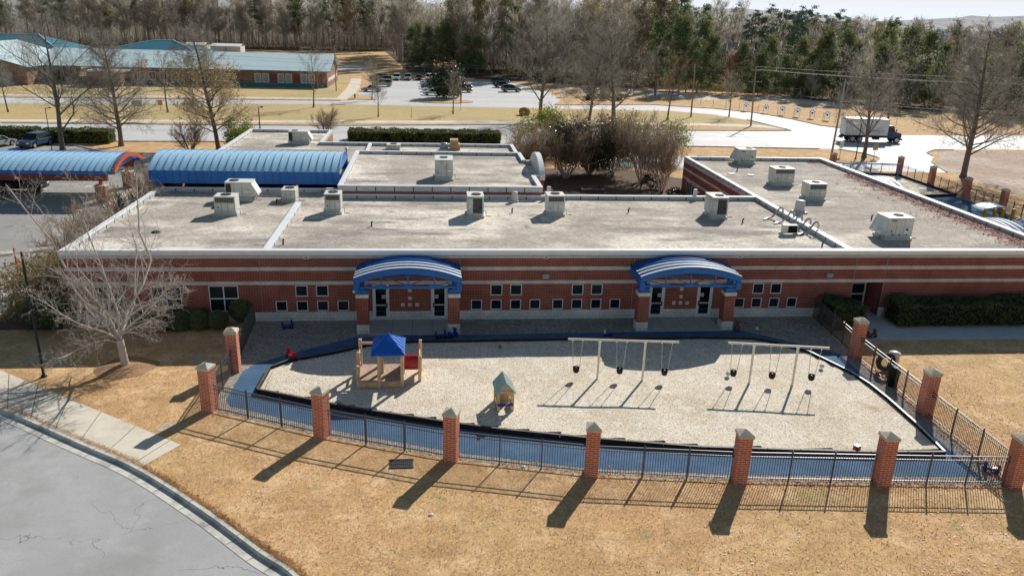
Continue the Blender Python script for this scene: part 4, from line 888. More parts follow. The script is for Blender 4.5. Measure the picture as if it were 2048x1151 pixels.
# ------------------------------------------------------------------ play deck with blue roof
u = thing('play_deck', 'small tan play deck with blue hipped roof and red crawl tunnel', 'play structure', (-2.42, -8.55, .1)); u.scale = (.95, .95, 1.24)
def post(x, y, h, w=.085): 
    o = MB().box(x-w, x+w, y-w, y+w, -.1, h).build('post', 'play_wood', u); bev(o, .03, 2); return o
X0, X1, X2, X3, X4 = -1.2, -.12, 1.05, 1.95, 2.0; Y0, Y1, Y2 = -.95, .02, 1.05
for x, y, h in [(X0, Y0, 1.02), (X1, Y0, 1.55), (X2, Y0, 1.55), (X0-.05, Y1, 1.28), (X0-.02, Y2, 1.52), (X1, Y2-.1, 1.6), (X2, Y2-.1, 1.55), (X1+.1, Y1, 1.1), (X3, Y1-.2, 1.15), (X3+.02, Y2, 1.45)]: post(x, y, h)
m = MB(); m.box(X0-.05, X2+.05, Y0-.04, Y2+.05, .30, .36, 0)
for k in range(14): m.box(X0-.04+k*.17, X0-.028+k*.17, Y0-.03, Y2+.04, .36, .363, 1)
m.build('deck', ['play_deck', 'tan_metal'], u); MB().box(X0+.09, X1-.09, Y0-.05, Y0-.01, .08, .3).box(X1+.09, X2-.09, Y0-.05, Y0-.01, .08, .3).build('skirt', 'play_wood', u)
for q in ((X0+.06, X1-.08, Y2-.03, Y2+.03, 1.28, 1.38), (X0-.04, X0+.0, Y1+.09, Y2-.09, 1.0, 1.18), (X0-.05, X0-.01, Y1+.09, Y2-.09, .5, .6), (X3-.02, X3+.03, Y1-.1, Y2-.08, .95, 1.1)): MB().box(*q).build('rail', 'play_wood', u)
m = MB(); a = [(-.52, -1.12), (1.20, -1.12), (1.20, 1.12), (-.52, 1.12)]; pk = (.34, 0, 2.05)
for k in range(4): p, q = a[k], a[(k+1) % 4]; m.face([(*p, 1.52), (*q, 1.52), pk])
for p, q in zip(a, a[1:]+a[:1]): m.face([(*p, 1.47), (*q, 1.47), (*q, 1.52), (*p, 1.52)])
m.face([(*p, 1.47) for p in a][::-1])
rf = m.build('roof', 'play_blue', u)
m = MB()
for k in range(4):
    p, q = Vector((*a[k], 1.53)), Vector((*a[(k+1) % 4], 1.53)); top = Vector((pk[0], pk[1], 2.09)); m.tube(p, top, .018, n=4)
    for t in (.18, .34, .5, .66, .82):
        s_ = p.lerp(q, t); e_ = 1-abs(t-.5)*2
        mid = (p+q)/2; e2 = s_+(top-mid)*(e_*.96); m.tube(s_, e2, .014, n=4)
m.build('roof_rib', 'play_blue', rf)
m = MB()
for k in range(20):
    a0, a1 = 2*PI*k/20, 2*PI*(k+1)/20; r = .32; z = .78; y = .1
    m.face([(X2+.1, y+r*math.cos(a0), z+r*math.sin(a0)), (X3-.02, y+r*math.cos(a0), z+r*math.sin(a0)), (X3-.02, y+r*math.cos(a1), z+r*math.sin(a1)), (X2+.1, y+r*math.cos(a1), z+r*math.sin(a1))])
m.build('crawl_tunnel', 'play_red', u, True)
m = MB(); m.box(X2+.06, X2+.10, Y1-.3, Y2-.1, .36, 1.2).box(X3-.03, X3+.0, Y1-.1, Y2-.1, .3, 1.15); m.build('panel', 'play_wood', u)
# ------------------------------------------------------------------ playhouse
u = thing('playhouse', 'little tan plastic playhouse with a pale green gabled roof', 'playhouse', (3.42, -11.55, .13), R(3)); u.scale = (1, 1, 1.14)
w_, d_, h_, g_ = .33, .50, .92, 1.34
m = MB()
for x in (-1, 1):
    for y in (-1, 1): m.box(x*w_-.075, x*w_+.075, y*d_-.075, y*d_+.075, 0, h_)
m.box(-w_+.075, w_-.075, d_-.05, d_+.02, 0, .5); m.box(w_-.02, w_+.04, -d_+.075, d_-.3, 0, .34); m.box(-w_-.04, -w_+.02, -.1, d_-.075, 0, .34)
m.build('wall', 'play_tan', u)
for y in (-d_-.03, d_+.03): MB().face([(-w_-.08, y, h_), (w_+.08, y, h_), (0, y, g_-.02)]).box(-w_-.08, w_+.08, y-.02, y+.02, h_-.1, h_).build('gable', 'play_tan', u)
m = MB()
for s in (-1, 1):
    q = [(0, -d_-.16, g_), (0, d_+.16, g_), (s*.47, d_+.16, h_-.06), (s*.47, -d_-.16, h_-.06)]; m.face(q); m.face([(p[0], p[1], p[2]-.05) for p in q])
    m.face([(0, -d_-.16, g_), (s*.47, -d_-.16, h_-.06), (s*.47, -d_-.16, h_-.11), (0, -d_-.16, g_-.05)])
rf = m.build('roof', 'play_green', u)
m = MB()
for s in (-1, 1):
    for k in range(7): y = -d_-.1+k*(2*d_+.2)/6; m.tube((0, y, g_+.01), (s*.47, y, h_-.05), .022, n=4)
m.build('roof_rib', 'play_white', rf)
MB().box(-w_-.05, w_+.02, -d_-.2, -d_-.05, .30, .37).build('counter', 'toy_blue', u); MB().box(-.16, .14, d_-.1, d_-.04, .45, .8).build('shutter', 'play_orange', u); MB().box(-w_-.1, -w_-.04, -d_+.05, -d_+.2, 0, .28).build('side_planter', 'play_red', u)
# ------------------------------------------------------------------ toys and odds and ends
def rider(loc, rz, mtl, label):
    u = thing('ride_on_toy', label, 'ride-on toy', loc, rz, 'ride-on toys')
    bev(MB().side([(-.42, .12), (.40, .12), (.44, .3), (.2, .26), (-.05, .24), (-.3, .3), (-.44, .36)], -.16, .16).build('body', mtl, u), .04, 2)
    MB().side([(.22, .26), (.40, .28), (.34, .62), (.24, .62)], -.09, .09).box(.24, .32, -.2, .2, .56, .62).build('handlebar', mtl, u); MB().side([(-.44, .3), (-.3, .3), (-.34, .52), (-.42, .52)], -.13, .13).build('seat_back', mtl, u)
    for x in (-.28, .28):
        for y in (-.17, .17): MB().tube((x, y-.03, .11), (x, y+.03, .11), .11, n=12).build('wheel', 'toy_dark', u)
    u.scale = (.78, .78, .78); return u
rider((*(-8.32, -1.15), .01), .2, 'toy_blue', 'blue ride-on toy on the gravel below the four left windows')
rider((*(-7.37, -5.8), .2), 2.3, 'play_red', 'red ride-on toy sitting on the timber edging at the left')
rider((*(0.58, -2.91), .02), .1, 'toy_blue', 'blue ride-on toy in front of the left canopy column, left of a pair'); rider((*(1.24, -2.78), .02), .9, 'toy_blue', 'blue ride-on toy tucked against the left canopy right column')
rider((*(23.6, -18.08), .02), 2.6, 'toy_blue', 'blue ride-on toy in the right front corner by the fence')
rider((*(18.51, -2.2), .01), 1.2, 'red_dark', 'dark red ride-on toy right of the right canopy')
rider((*(26.37, -3.52), .01), .3, 'red_dark', 'dark red wagon outside the right fence by the walk')
def ball(loc, r, m, label):
    o = MB().ball((0, 0, 0), r, 16).build('ball', m, None, True); o.location = loc; tag(o, label, 'ball'); return o
ball((*(19.7, -2.31), .13), .12, 'play_white', 'white ball on the shaded gravel right of the right canopy'); ball((*(-1.82, -10.11), .24), .10, 'play_orange', 'small orange ball on the gravel in front of the play deck')
ball((*(15.5, -8.76), .27), .13, 'play_white', 'white ball below the first seat of the right swing set'); ball((*(20.97, -8.09), .30), .13, 'play_white', 'white ball beside the last seat of the right swing set'); ball((*(3.82, -4.79), .24), .11, 'leaf_hedge', 'dark green ball in the shade behind the playhouse')
o = bev(MB().box(-.12, .12, -.12, .12, 0, .22).build('toy_cube', 'play_red'), .02); o.location = (*(18.54, -16.33), .17); o.rotation_euler = (0, 0, .4); tag(o, 'bright red cube on the gravel near the right front corner', 'toy')
u = thing('toy_boat', 'tiny white and blue toy boat on the shaded path behind the left swings', 'toy', (*(10.3, -2.82), .02)); MB().box(-.2, .3, -.1, .1, 0, .12).build('hull', 'toy_blue', u); MB().side([(-.2, .12), (-.02, .12), (-.12, .42)], -.03, .03).build('sail', 'play_white', u)
u = thing('rubber_ring', 'upright black tyre standing inside the right-hand fence', 'tyre', (*(24.5, -8.22), .01))
m = MB()
for k in range(20):
    for j in range(8):
        P_ = lambda a, b: ((.42+.14*math.cos(b))*math.cos(a), .14*math.sin(b), .56+(.42+.14*math.cos(b))*math.sin(a))
        a, b, a2, b2 = 2*PI*k/20, 2*PI*j/8, 2*PI*(k+1)/20, 2*PI*(j+1)/8; m.face([P_(a, b), P_(a2, b), P_(a2, b2), P_(a, b2)])
m.build('tread', 'black_rubber', u)

u = thing('rubbish_bin', 'tall black rubbish bin inside the right-hand fence beside the tyre', 'bin', (*(23.91, -10.02), .01)); MB().lathe(0, 0, [(.23, 0), (.27, .85), (.29, .9)], 16).build('body', 'black_rubber', u, True); MB().lathe(0, 0, [(.29, .9), (.25, 1.02), (.1, 1.08)], 16).build('lid', 'black_metal', u, True)
u = thing('storage_drum', 'white-topped drum just outside the right-hand fence', 'drum', (*(25.21, -7.8), .01)); MB().lathe(0, 0, [(.27, 0), (.27, .8)], 16).build('body', 'galvanised', u); MB().lathe(0, 0, [(.32, .8), (.30, .9), (.12, .98)], 16).build('lid', 'play_white', u, True)
u = thing('drain_grate', 'dark iron drain grate in the lawn outside the front fence', 'drain', (*(-1.24, -16.2), .0)); m = MB(); 
for k in range(12): m.box(-.46+k*.08, -.43+k*.08, -.28, .28, .02, .05)
m.box(-.5, .5, -.33, -.28, 0, .05).box(-.5, .5, .28, .33, 0, .05).box(-.46, .46, -.02, .02, .025, .045); m.build('grate', 'fence_metal', u); MB().face([(-.48, -.3, .008), (.48, -.3, .008), (.48, .3, .008), (-.48, .3, .008)]).build('pit', 'mulch', u)
for p, lab in (((-0.03, -19.79), 'scrap of white litter on the middle of the front lawn'), ((3.78, -16.69), 'crumpled grey litter at the foot of the front fence')):
    o = MB().ball((0, 0, .03), .11, 7).build('litter', 'play_white'); o.location = (*p, 0); o.scale = (1, .7, .5); tag(o, lab, 'litter')
# ------------------------------------------------------------------ lamp post and cone at the left
def lamp_post(loc, H, heads, label, r=.07, head=(.62, .36, .10), m='black_metal', hm='concrete_grey', lean=0):
    u = thing('lamp_post', label, 'lamp post', loc); u.rotation_euler = (0, lean, 0)
    MB().tube((0, 0, 0), (0, 0, H), r, r*.75, 8).lathe(0, 0, [(r*2, 0), (r*2, .08), (r*1.3, .12)], 10).build('pole', m, u)
    for a in heads:
        c, s = math.cos(a), math.sin(a); b = MB(); b.tube((0, 0, H-.08), (c*.35, s*.35, H-.06), .03); b.obox((c*(.35+head[0]/2), s*(.35+head[0]/2), H-.03), head, a); b.lathe(c*(.35+head[0]/2), s*(.35+head[0]/2), [(.05, H+.02), (.05, H+.08)], 8)
        h = b.build('lamp_head', hm, u); q = MB().obox((c*(.35+head[0]/2), s*(.35+head[0]/2), H-.085), (head[0]*.8, head[1]*.7, .01), a); q.build('lens', 'lamp_glass', h)
    return u
lamp_post((-19.19, -7.24, 0), 6.5, (R(205), R(25)), 'tall black lamp post with two flat heads beside the bare white tree', head=(1.0, .5, .13), hm='cap_stone')
u = thing('traffic_post', 'slim orange traffic post standing on the kerb at the far left', 'traffic cone', (*(-29.22, 11.52), .012)); MB().lathe(0, 0, [(.13, .05), (.07, .12), (.06, 1.1), (.03, 1.16)], 12).build('tube', 'cone_orange', u, True); MB().box(-.2, .2, -.2, .2, 0, .05).build('base', 'cone_orange', u)
MB().lathe(0, 0, [(.068, .55), (.066, .68)], 12).lathe(0, 0, [(.066, .8), (.064, .93)], 12).build('reflective_band', 'play_white', u)

# ------------------------------------------------------------------ left drop-off canopy, right side canopies and the rear playground
u = thing('drop_off_canopy', 'long blue barrel-roofed drop-off canopy with red fascia over the left car park', 'canopy', (0, 0, 0))
o, P_ = barrel('barrel_roof', -62, -29.3, 30.0, 37.6, 3.05, .98, 0, .62, u, ['blue_roof', 'blue_metal'])
MB().box(-62, -29.02, 29.98, 30.06, 2.72, 3.04).box(-62, -29.02, 37.54, 37.62, 2.72, 3.04).build('gutter', 'blue_metal', u)
MB().box(-62, -29.6, 30.1, 30.45, 2.1, 2.72).box(-62, -29.6, 37.1, 37.5, 2.1, 2.72).build('beam', 'red_dark', u)
m = MB()
for (ya, za), (yb, zb) in zip(P_, P_[1:]):
    for x in (-29.02,):
        m.face([(x+.2, ya, za-.32), (x+.2, yb, zb-.32), (x+.2, yb, zb+.04), (x+.2, ya, za+.04)]); m.face([(x, ya, za+.04), (x+.2, ya, za+.04), (x+.2, yb, zb+.04), (x, yb, zb+.04)]); m.face([(x, yb, zb-.32), (x+.2, yb, zb-.32), (x+.2, ya, za-.32), (x, ya, za-.32)])
m.build('arch_fascia', 'red_metal', u)
for x in (-30.4, -41, -51.5):
    for y in (30.6, 37.3):
        p = MB().box(x-.45, x+.45, y-.45, y+.45, 0, 1.55).build('pier', 'brick_orange', u); MB().box(x-.5, x+.5, y-.5, y+.5, 1.55, 1.66).build('pier_cap', 'cap_stone', p); MB().box(x-.14, x+.14, y-.14, y+.14, 1.66, 2.9).build('post', 'red_metal', p)
def side_canopy(yc, label):
    before = set(B.children); canopy(yc, 3.0, label); c = [q for q in B.children if q not in before][0]; c.rotation_euler = (0, 0, PI/2); c.location = (40.92, 0, 0)
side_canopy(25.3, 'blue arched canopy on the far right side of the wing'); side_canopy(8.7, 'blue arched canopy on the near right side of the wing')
struct('rear_gravel', MB().face([(x, y, .009) for x, y in [(44, 49.5), (58.4, 47.5), (58.4, 36), (52, 35), (44, 40)]]), 'gravel'); struct('rear_rubber', MB().face([(x, y, .008) for x, y in [(41, 49), (44, 49), (44, 39.8), (52, 34.8), (58.3, 35.8), (58.3, 18), (41, 18)]]), 'rubber_path')
bd = thing('rear_play_border', 'black edging round the small rear gravel play area', 'edging', (44, 40, 0))
pts = [(44, 40), (52, 35), (58.4, 36), (58.4, 47.5), (44, 49.5)]
for a, b in zip(pts, pts[1:]): MB().obox(((a[0]+b[0])/2-44, (a[1]+b[1])/2-40, .14), (math.hypot(b[0]-a[0], b[1]-a[1]), .14, .28), ang(a, b)).build('edging_board', 'timber_black', bd)
RP = [(51.0, 50.2), (58.9, 48.3), (58.9, 41.6), (58.8, 35), (58.7, 29), (58.6, 23.2), (58.5, 17)]
for k, p in enumerate(RP): dup(pl, (*p, 0), 0, 'brown brick pillar of the rear play yard, '+['at its far left end', 'at its far right corner', 'second along its right side', 'third along its right side', 'behind the blue arched shelter', 'beside the blue slide', 'nearest on its right side'][k], 'brick pillars of the rear play yard')
for k, (a, b) in enumerate(zip(RP, RP[1:])): fence(a, b, 3, 'dark iron rear yard fence, '+['along its far end', 'first along the right side from the far corner', 'second along the right side from the far corner', 'third along the right side from the far corner', 'fourth along the right side behind the shelter', 'last along the right side'][k], pick=.16, group='iron fence runs of the rear play yard')
u = thing('rear_swing_set', 'blue steel swing frame in the rear play yard beyond the wing roof', 'swing set', (48, 42.4, 0))
MB().tube((0, 0, 2.35), (7.2, 0, 2.35), .07, n=8).build('beam', 'blue_metal', u)
for x in (.1, 3.6, 7.1): MB().tube((x, 0, 0), (x, 0, 2.35), .07, n=8).build('post', 'blue_metal', u)
for x in (1.3, 2.6, 4.8, 6.1):
    s_ = MB().box(x-.22, x+.22, -.1, .1, .55, .6).build('swing_seat', 'black_rubber', u)
    for t in (-.2, .2): MB().tube((x+t, 0, .6), (x+t, 0, 2.3), .012, n=4).build('chain', 'chain', s_)
u = thing('arched_shelter', 'small play shelter with a white and blue arched roof on yellow posts', 'play structure', (55.2, 25.9, 0))
m = MB(); N = 14; A_ = [(2.1*math.sin(-.9+1.8*k/N), 1.0+2.1*.52*(math.cos(-.9+1.8*k/N)-math.cos(.9))) for k in range(N+1)]
for (xa, za), (xb, zb) in zip(A_, A_[1:]): m.face([(xa, -.9, za), (xb, -.9, zb), (xb, .9, zb), (xa, .9, za)]); m.face([(xa, -.9, za-.1), (xb, -.9, zb-.1), (xb, -.9, zb), (xa, -.9, za)])
m.build('roof', 'blue_roof', u)
for x in (-1.5, -.5, .35, 1.45): bev(MB().box(x-.13, x+.13, -1.25, -1.0, 0, 1.25).build('post', 'play_yellow', u), .03)
u = thing('slide', 'blue plastic slide with pale handrails in the rear play yard', 'slide', (55.6, 21.4, 0)); MB().side([(-.4, 0), (.2, 0), (.9, 1.1), (.5, 1.3), (-.1, .35), (-.5, .1)], -.35, .35).build('chute', 'play_blue', u)
MB().pipe([(-1.6, -.3, .7), (-.6, -.3, 1.1), (.6, -.3, 1.2)], .05).pipe([(-1.6, .3, .7), (-.6, .3, 1.1), (.6, .3, 1.2)], .05).build('handrail', 'play_white', u)
u = thing('planter_box', 'square dark timber planter in the shaded courtyard', 'planter', (17.3, 37.2, 0)); MB().box(-1.2, 1.2, -.8, -.68, 0, .35).box(-1.2, 1.2, .68, .8, 0, .35).box(-1.2, -1.08, -.68, .68, 0, .35).box(1.08, 1.2, -.68, .68, 0, .35).build('frame', 'timber_top', u); MB().box(-1.08, 1.08, -.68, .68, 0, .2).build('soil', 'mulch', u)

# ------------------------------------------------------------------ vegetation
def bough(T, C, p, d, L, r, lvl, rng, cfg):
    k = cfg['nch'][lvl] if lvl < len(cfg['nch']) else 0
    last = lvl >= cfg['tw']
    nseg = 1 if last else (6 if lvl < 2 else 3)
    pts = [p]; dd = Vector(d); rr = r
    for s in range(nseg):
        wob = cfg['wob']*(.45 if lvl == 0 else 1)
        dd = (dd+Vector((rng.gauss(0, wob), rng.gauss(0, wob), rng.gauss(0, wob*.6)+cfg['up'][min(lvl, len(cfg['up'])-1)]))).normalized()
        q = pts[-1]+dd*(L/nseg); r2 = r*(1-(s+1)/nseg*(.82 if lvl == 0 else .72))
        if last: C.sliver(tuple(pts[-1]), tuple(q), cfg['tww'])
        elif lvl <= cfg['thick']: T.tube(pts[-1], q, rr, r2, cfg['sides'][min(lvl, len(cfg['sides'])-1)], 0, False)
        else: C.tube(pts[-1], q, rr, r2, 3, 0, False)
        rr = r2; pts.append(q)
    if last: return
    for i in range(k):
        t = cfg['t0'][lvl]+(1-cfg['t0'][lvl])*((i+rng.random())/k); x = t*nseg; a = min(int(x), nseg-1); pos = pts[a].lerp(pts[a+1], x-a)
        ax = (pts[a+1]-pts[a]).normalized(); az = rng.uniform(0, 2*PI) if lvl else i*2.4+rng.uniform(-.5, .5)
        e = ax.orthogonal().normalized(); e = e*math.cos(az)+ax.cross(e)*math.sin(az); sp = math.radians(cfg['ang'][min(lvl, len(cfg['ang'])-1)]*rng.uniform(.75, 1.25))
        nd = ax*math.cos(sp)+e*math.sin(sp); ll = cfg['len'][lvl]*L*(1-cfg['tp'][lvl]*t)*rng.uniform(.75, 1.2)
        bough(T, C, pos, nd, ll, max(r*(1-t*.75)*cfg['rr'], .008), lvl+1, rng, cfg)
def tree(name, label, cat, loc, seed, H, r0, cfg, bark, twig, group=None, leaves=None, crown='crown'):
    rng = random.Random(seed); T, C = MB(), MB(); bough(T, C, Vector((0, 0, -.1)), Vector((0, 0, 1)), H, r0, 0, rng, cfg)
    T.tube((0, 0, -.1), (0, 0, .5), r0*1.35, r0*1.02, 8, 0, False)
    u = thing(name, label, cat, loc, rng.uniform(0, 6) if 'rz' not in cfg else cfg['rz'], group); T.build('trunk', bark, u, True); C.build(crown, twig, u)
    if leaves:
        Lm = MB(); vs = C.v
        for k in range(leaves[1]):
            p = vs[rng.randrange(len(vs))]
            if p[2] < H*leaves[3]: Lm.leaf(p, leaves[2]*rng.uniform(.6, 1.3), rng)
        Lm.build('leaves', leaves[0], u)
    return u
PIN = dict(nch=[56, 14, 10, 5], tw=4, wob=.10, up=[.02, .03, .04, .03], thick=1, sides=[7, 4, 3, 3], t0=[.15, .18, .12, .1], ang=[66, 44, 44, 42], len=[.45, .48, .46, .45], tp=[.66, .4, .3, .3], rr=.34, tww=.013)
WIDE = dict(nch=[17, 13, 11, 7], tw=4, wob=.12, up=[.0, .05, .05, .04], thick=2, sides=[7, 5, 4, 3], t0=[.14, .16, .12, .1], ang=[54, 46, 46, 44], len=[.70, .48, .46, .46], tp=[.50, .4, .3, .3], rr=.40, tww=.013)
SMALL = dict(nch=[18, 10, 8, 3], tw=4, wob=.1, up=[.02, .06, .05, .04], thick=1, sides=[6, 4, 3, 3], t0=[.28, .18, .12, .1], ang=[44, 38, 38, 38], len=[.52, .46, .45, .45], tp=[.55, .4, .3, .3], rr=.40, tww=.012)
SYC = dict(nch=[9, 10, 7, 4], tw=4, wob=.15, up=[.0, .035, .02, .0], thick=2, sides=[10, 6, 4, 3], t0=[.15, .22, .15, .15], ang=[48, 46, 46, 44], len=[.92, .46, .42, .36], tp=[.30, .45, .35, .3], rr=.58, tww=.011, rz=1.1)
# the white-barked tree by the lamp post: short bole, then long rising limbs
rng = random.Random(14); T, C = MB(), MB()
u = thing('bare_sycamore', 'bare white-barked tree on a mulch mound in front of the left windows', 'tree', (-15.6, -6.25, 0))
T.tube((0, 0, -.1), (-.05, 0, .35), .26, .20, 10, 0, False); T.tube((-.05, 0, .35), (-.16, .05, 1.55), .20, .185, 10, 0, False)
for dx, dy, dz, L, r, z in [(-.62, .1, .78, 5.0, .075, 1.40), (.10, .15, 1, 9.6, .085, 1.55), (-.30, .3, 1, 9.2, .075, 1.5), (.2, -.25, 1, 7.6, .06, 1.65), (.55, -.1, .62, 4.8, .06, 1.75), (-.9, -.25, .42, 4.2, .05, 1.35), (.32, .4, .9, 6.2, .06, 1.6), (-.45, -.5, .8, 5.2, .055, 1.5), (-.75, .5, .62, 4.8, .055, 1.5), (.75, .3, .35, 3.0, .04, 1.7)]:
    bough(T, C, Vector((-.16, .05, z)), Vector((dx, dy, dz)).normalized(), L, r, 1, rng, dict(nch=[0, 17, 10, 6], tw=4, wob=.24, up=[0, .03, .02, -.01, 0], thick=2, sides=[8, 7, 4, 3, 3], t0=[0, .06, .08, .08, .1], ang=[0, 48, 52, 50, 45], len=[0, .44, .46, .46], tp=[0, .55, .35, .3], rr=.40, tww=.007))
T.build('trunk', 'bark_white', u, True); C.build('crown', 'twig_pale', u)
m = MB(); N_ = 28
for (ra, za), (rb, zb) in zip([(1.5, .005), (1.0, .10), (.5, .18)], [(1.0, .10), (.5, .18), (.02, .2)]):
    q = lambda r, z, k: (-15.6+r*(1+.22*noise.noise((math.cos(2*PI*k/N_)*1.4, math.sin(2*PI*k/N_)*1.4, 2)))*math.cos(2*PI*k/N_), -6.35+r*(1+.22*noise.noise((math.cos(2*PI*k/N_)*1.4, math.sin(2*PI*k/N_)*1.4, 2)))*math.sin(2*PI*k/N_)*.9, z)
    for k in range(N_): m.face([q(ra, za, k), q(ra, za, (k+1) % N_), q(rb, zb, (k+1) % N_), q(rb, zb, k)])
struct('mulch_mound', m, 'pine_straw')
# trees standing along the road and by the school
tree('bare_tree', 'tall bare grey tree with a forked trunk above the parked cars at the left', 'tree', (-45.8, 58.9, 0), 2, 14.6, .33, WIDE, 'bark_grey', 'twig_grey')
tree('bare_tree', 'bare tree with spreading dark limbs, on the grass between car park and road', 'tree', (-40.0, 62.4, 0), 5, 13.8, .33, PIN, 'bark_grey', 'twig_grey', leaves=('leaf_rust', 700, .11, .7))
tree('oak_tree', 'broad tree still holding orange leaves behind the far left roof', 'tree', (-27.3, 60.6, 0), 8, 15.0, .31, PIN, 'bark_grey', 'twig_grey', leaves=('leaf_orange', 4200, .15, .74))
tree('bare_tree', 'bare grey tree behind the hedge, left of the tall roadside pair', 'tree', (20.0, 100, 0), 11, 16.2, .36, WIDE, 'bark_grey', 'twig_grey')
tree('bare_tree', 'broad many-limbed bare tree beyond the courtyard shrubs', 'tree', (32.6, 94.6, 0), 17, 17.0, .42, WIDE, 'bark_grey', 'twig_grey'); tree('bare_tree', 'upright bare tree just left of the broad many-limbed one', 'tree', (28.6, 97, 0), 23, 15.5, .30, PIN, 'bark_grey', 'twig_grey')
tree('bare_tree', 'thin purplish bare tree left of the leaning wooden pole by the school road', 'tree', (43.9, 99.6, 0), 29, 10.6, .20, SMALL, 'bark_grey', 'twig_brown'); tree('bare_tree', 'small pale bare tree between the two utility poles', 'tree', (58.3, 106.5, 0), 31, 7.6, .14, SMALL, 'bark_grey', 'twig_grey')
tree('bare_tree', 'bare tree standing in front of the white box truck', 'tree', (61.2, 60.9, 0), 37, 12.4, .30, dict(WIDE, tww=.016), 'bark_grey', 'twig_grey'); tree('bare_tree', 'large dense bare tree on the leafy bank at the right', 'tree', (66.6, 46.8, 0), 41, 17.6, .38, dict(PIN, tww=.018, up=[.02, .05, .05, .03]), 'bark_grey', 'twig_grey')
tree('bare_tree', 'small bare tree in front of the right end of the teal-roofed school', 'tree', (-21.8, 109.2, 0), 43, 9.6, .15, SMALL, 'bark_grey', 'twig_grey'); tree('bare_tree', 'small bare tree on the verge below the middle of the teal roof', 'tree', (-44.9, 98, 0), 47, 9.0, .16, SMALL, 'bark_grey', 'twig_grey')
tree('bare_tree', 'small bare tree on the verge at the far left edge', 'tree', (-69.4, 95, 0), 53, 8.0, .14, SMALL, 'bark_grey', 'twig_grey'); tree('bare_tree', 'young bare tree on the verge below the parked silver cars', 'tree', (-9, 96.8, 0), 59, 6.3, .11, SMALL, 'bark_grey', 'twig_grey')
tree('bare_tree', 'young bare tree on the verge in front of the round dark tree', 'tree', (4.26, 103, 0), 61, 7.0, .13, SMALL, 'bark_grey', 'twig_grey', leaves=('leaf_rust', 160, .12, .8)); tree('bare_tree', 'young bare tree on the kerb island in front of the silver sedan', 'tree', (-12, 124.6, .1), 67, 7.2, .11, SMALL, 'bark_grey', 'twig_grey')
tree('bare_tree', 'bare tree in the grass beyond the truck, with a dark slim trunk', 'tree', (88, 101, 0), 71, 8.5, .22, SMALL, 'bark_grey', 'twig_grey')
for k, (x, y, h) in enumerate([(-52, 143, 7), (-63, 141, 6.5), (-70, 139, 7.5)]): tree('bare_tree', 'small bare tree against the school front, '+['right of three', 'middle of three', 'left of three'][k], 'tree', (x, y, 0), 80+k, h, .13, SMALL, 'bark_grey', 'twig_brown' if k else 'twig_grey', leaves=('leaf_rust', 500, .16, .9) if k < 2 else None)
def foliage(rng, n, size, shape, c=(0, 0, 0), rad=(1, 1, 1), clumps=26, cr=.34, m=None):
    mb = m or MB(); cs = []
    for k in range(clumps):
        while True:
            p = Vector((rng.uniform(-1, 1), rng.uniform(-1, 1), rng.uniform(-1, 1)))
            if shape(p): break
        cs.append(p)
    for k in range(n):
        q = cs[rng.randrange(clumps)]+Vector((rng.gauss(0, cr), rng.gauss(0, cr), rng.gauss(0, cr*.8)))
        mb.leaf((c[0]+q.x*rad[0], c[1]+q.y*rad[1], c[2]+q.z*rad[2]), size*rng.uniform(.6, 1.35), rng)
    return mb
ell = lambda p: .35 < p.length < .95
def shrub(name, label, loc, seed, rad, n, size, m, cat='shrub', group=None, clumps=26, cr=.26, core=True, stem=True):
    u = thing(name, label, cat, loc, 0, group); rng = random.Random(seed)
    foliage(rng, n, size, ell, (0, 0, rad[2]*.98), rad, clumps, cr).build('foliage', m, u)
    if stem:
        s_ = MB()
        for k in range(5): a = k*1.26; s_.tube((0, 0, -.05), (rad[0]*.5*math.cos(a), rad[1]*.5*math.sin(a), rad[2]*1.1), .05, .02, 4, 0, False)
        s_.build('stem', 'bark_grey', u)
    return u
sh0 = thing('boxwood', 'x', 'shrub', (0, 0, 0), 0, 'clipped round boxwoods'); mb = MB(); rng = random.Random(4)
for k in range(3600):
    v_ = Vector((rng.gauss(0, 1), rng.gauss(0, 1), rng.gauss(0, 1))).normalized(); v_ *= .58*(1+.10*noise.noise(v_*2.2))*rng.uniform(.86, 1.03); mb.leaf((v_.x, v_.y, max(.02, v_.z*.95+.54)), rng.uniform(.035, .065), rng)
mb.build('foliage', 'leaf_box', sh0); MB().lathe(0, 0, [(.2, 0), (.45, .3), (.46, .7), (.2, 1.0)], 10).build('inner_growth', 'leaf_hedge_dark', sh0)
BX = [(-16.47, -1.38), (-15.4, -1.26), (-14.37, -1.21), (-13.31, -1.09), (-12.26, -1.04), (-16.44, 0.17), (-15.35, 0.22), (-14.39, 0.28), (-13.39, 0.41), (-12.43, 0.64), (-11.17, 0.2)]
for k, p in enumerate(BX):
    lab = 'round clipped boxwood in the '+('front' if k < 5 else 'back')+' row under the left windows, '+['farthest left', 'second from the left', 'third from the left', 'fourth from the left', 'at its right end', 'farthest left', 'second from the left', 'third from the left', 'fourth from the left', 'fifth from the left', 'largest, against the fence'][k]
    if k == 0: sh0.location = (*p, 0); sh0['label'] = lab
    else: dup(sh0, (*p, 0), k*1.1, lab, None, 1.0 if k < 10 else 1.35)
shrub('autumn_bush', 'big bush with rust and gold leaves at the left front corner of the building', (-23.1, 1.6, 0), 9, (2.0, 1.9, 1.9), 7000, .085, 'leaf_autumn', clumps=60, cr=.2); shrub('green_bush', 'dark green bush in front of the autumn bush at the building corner', (-21.4, -.9, 0), 10, (1.7, 1.0, 1.1), 4200, .08, 'leaf_hedge_dark', clumps=40, cr=.2)
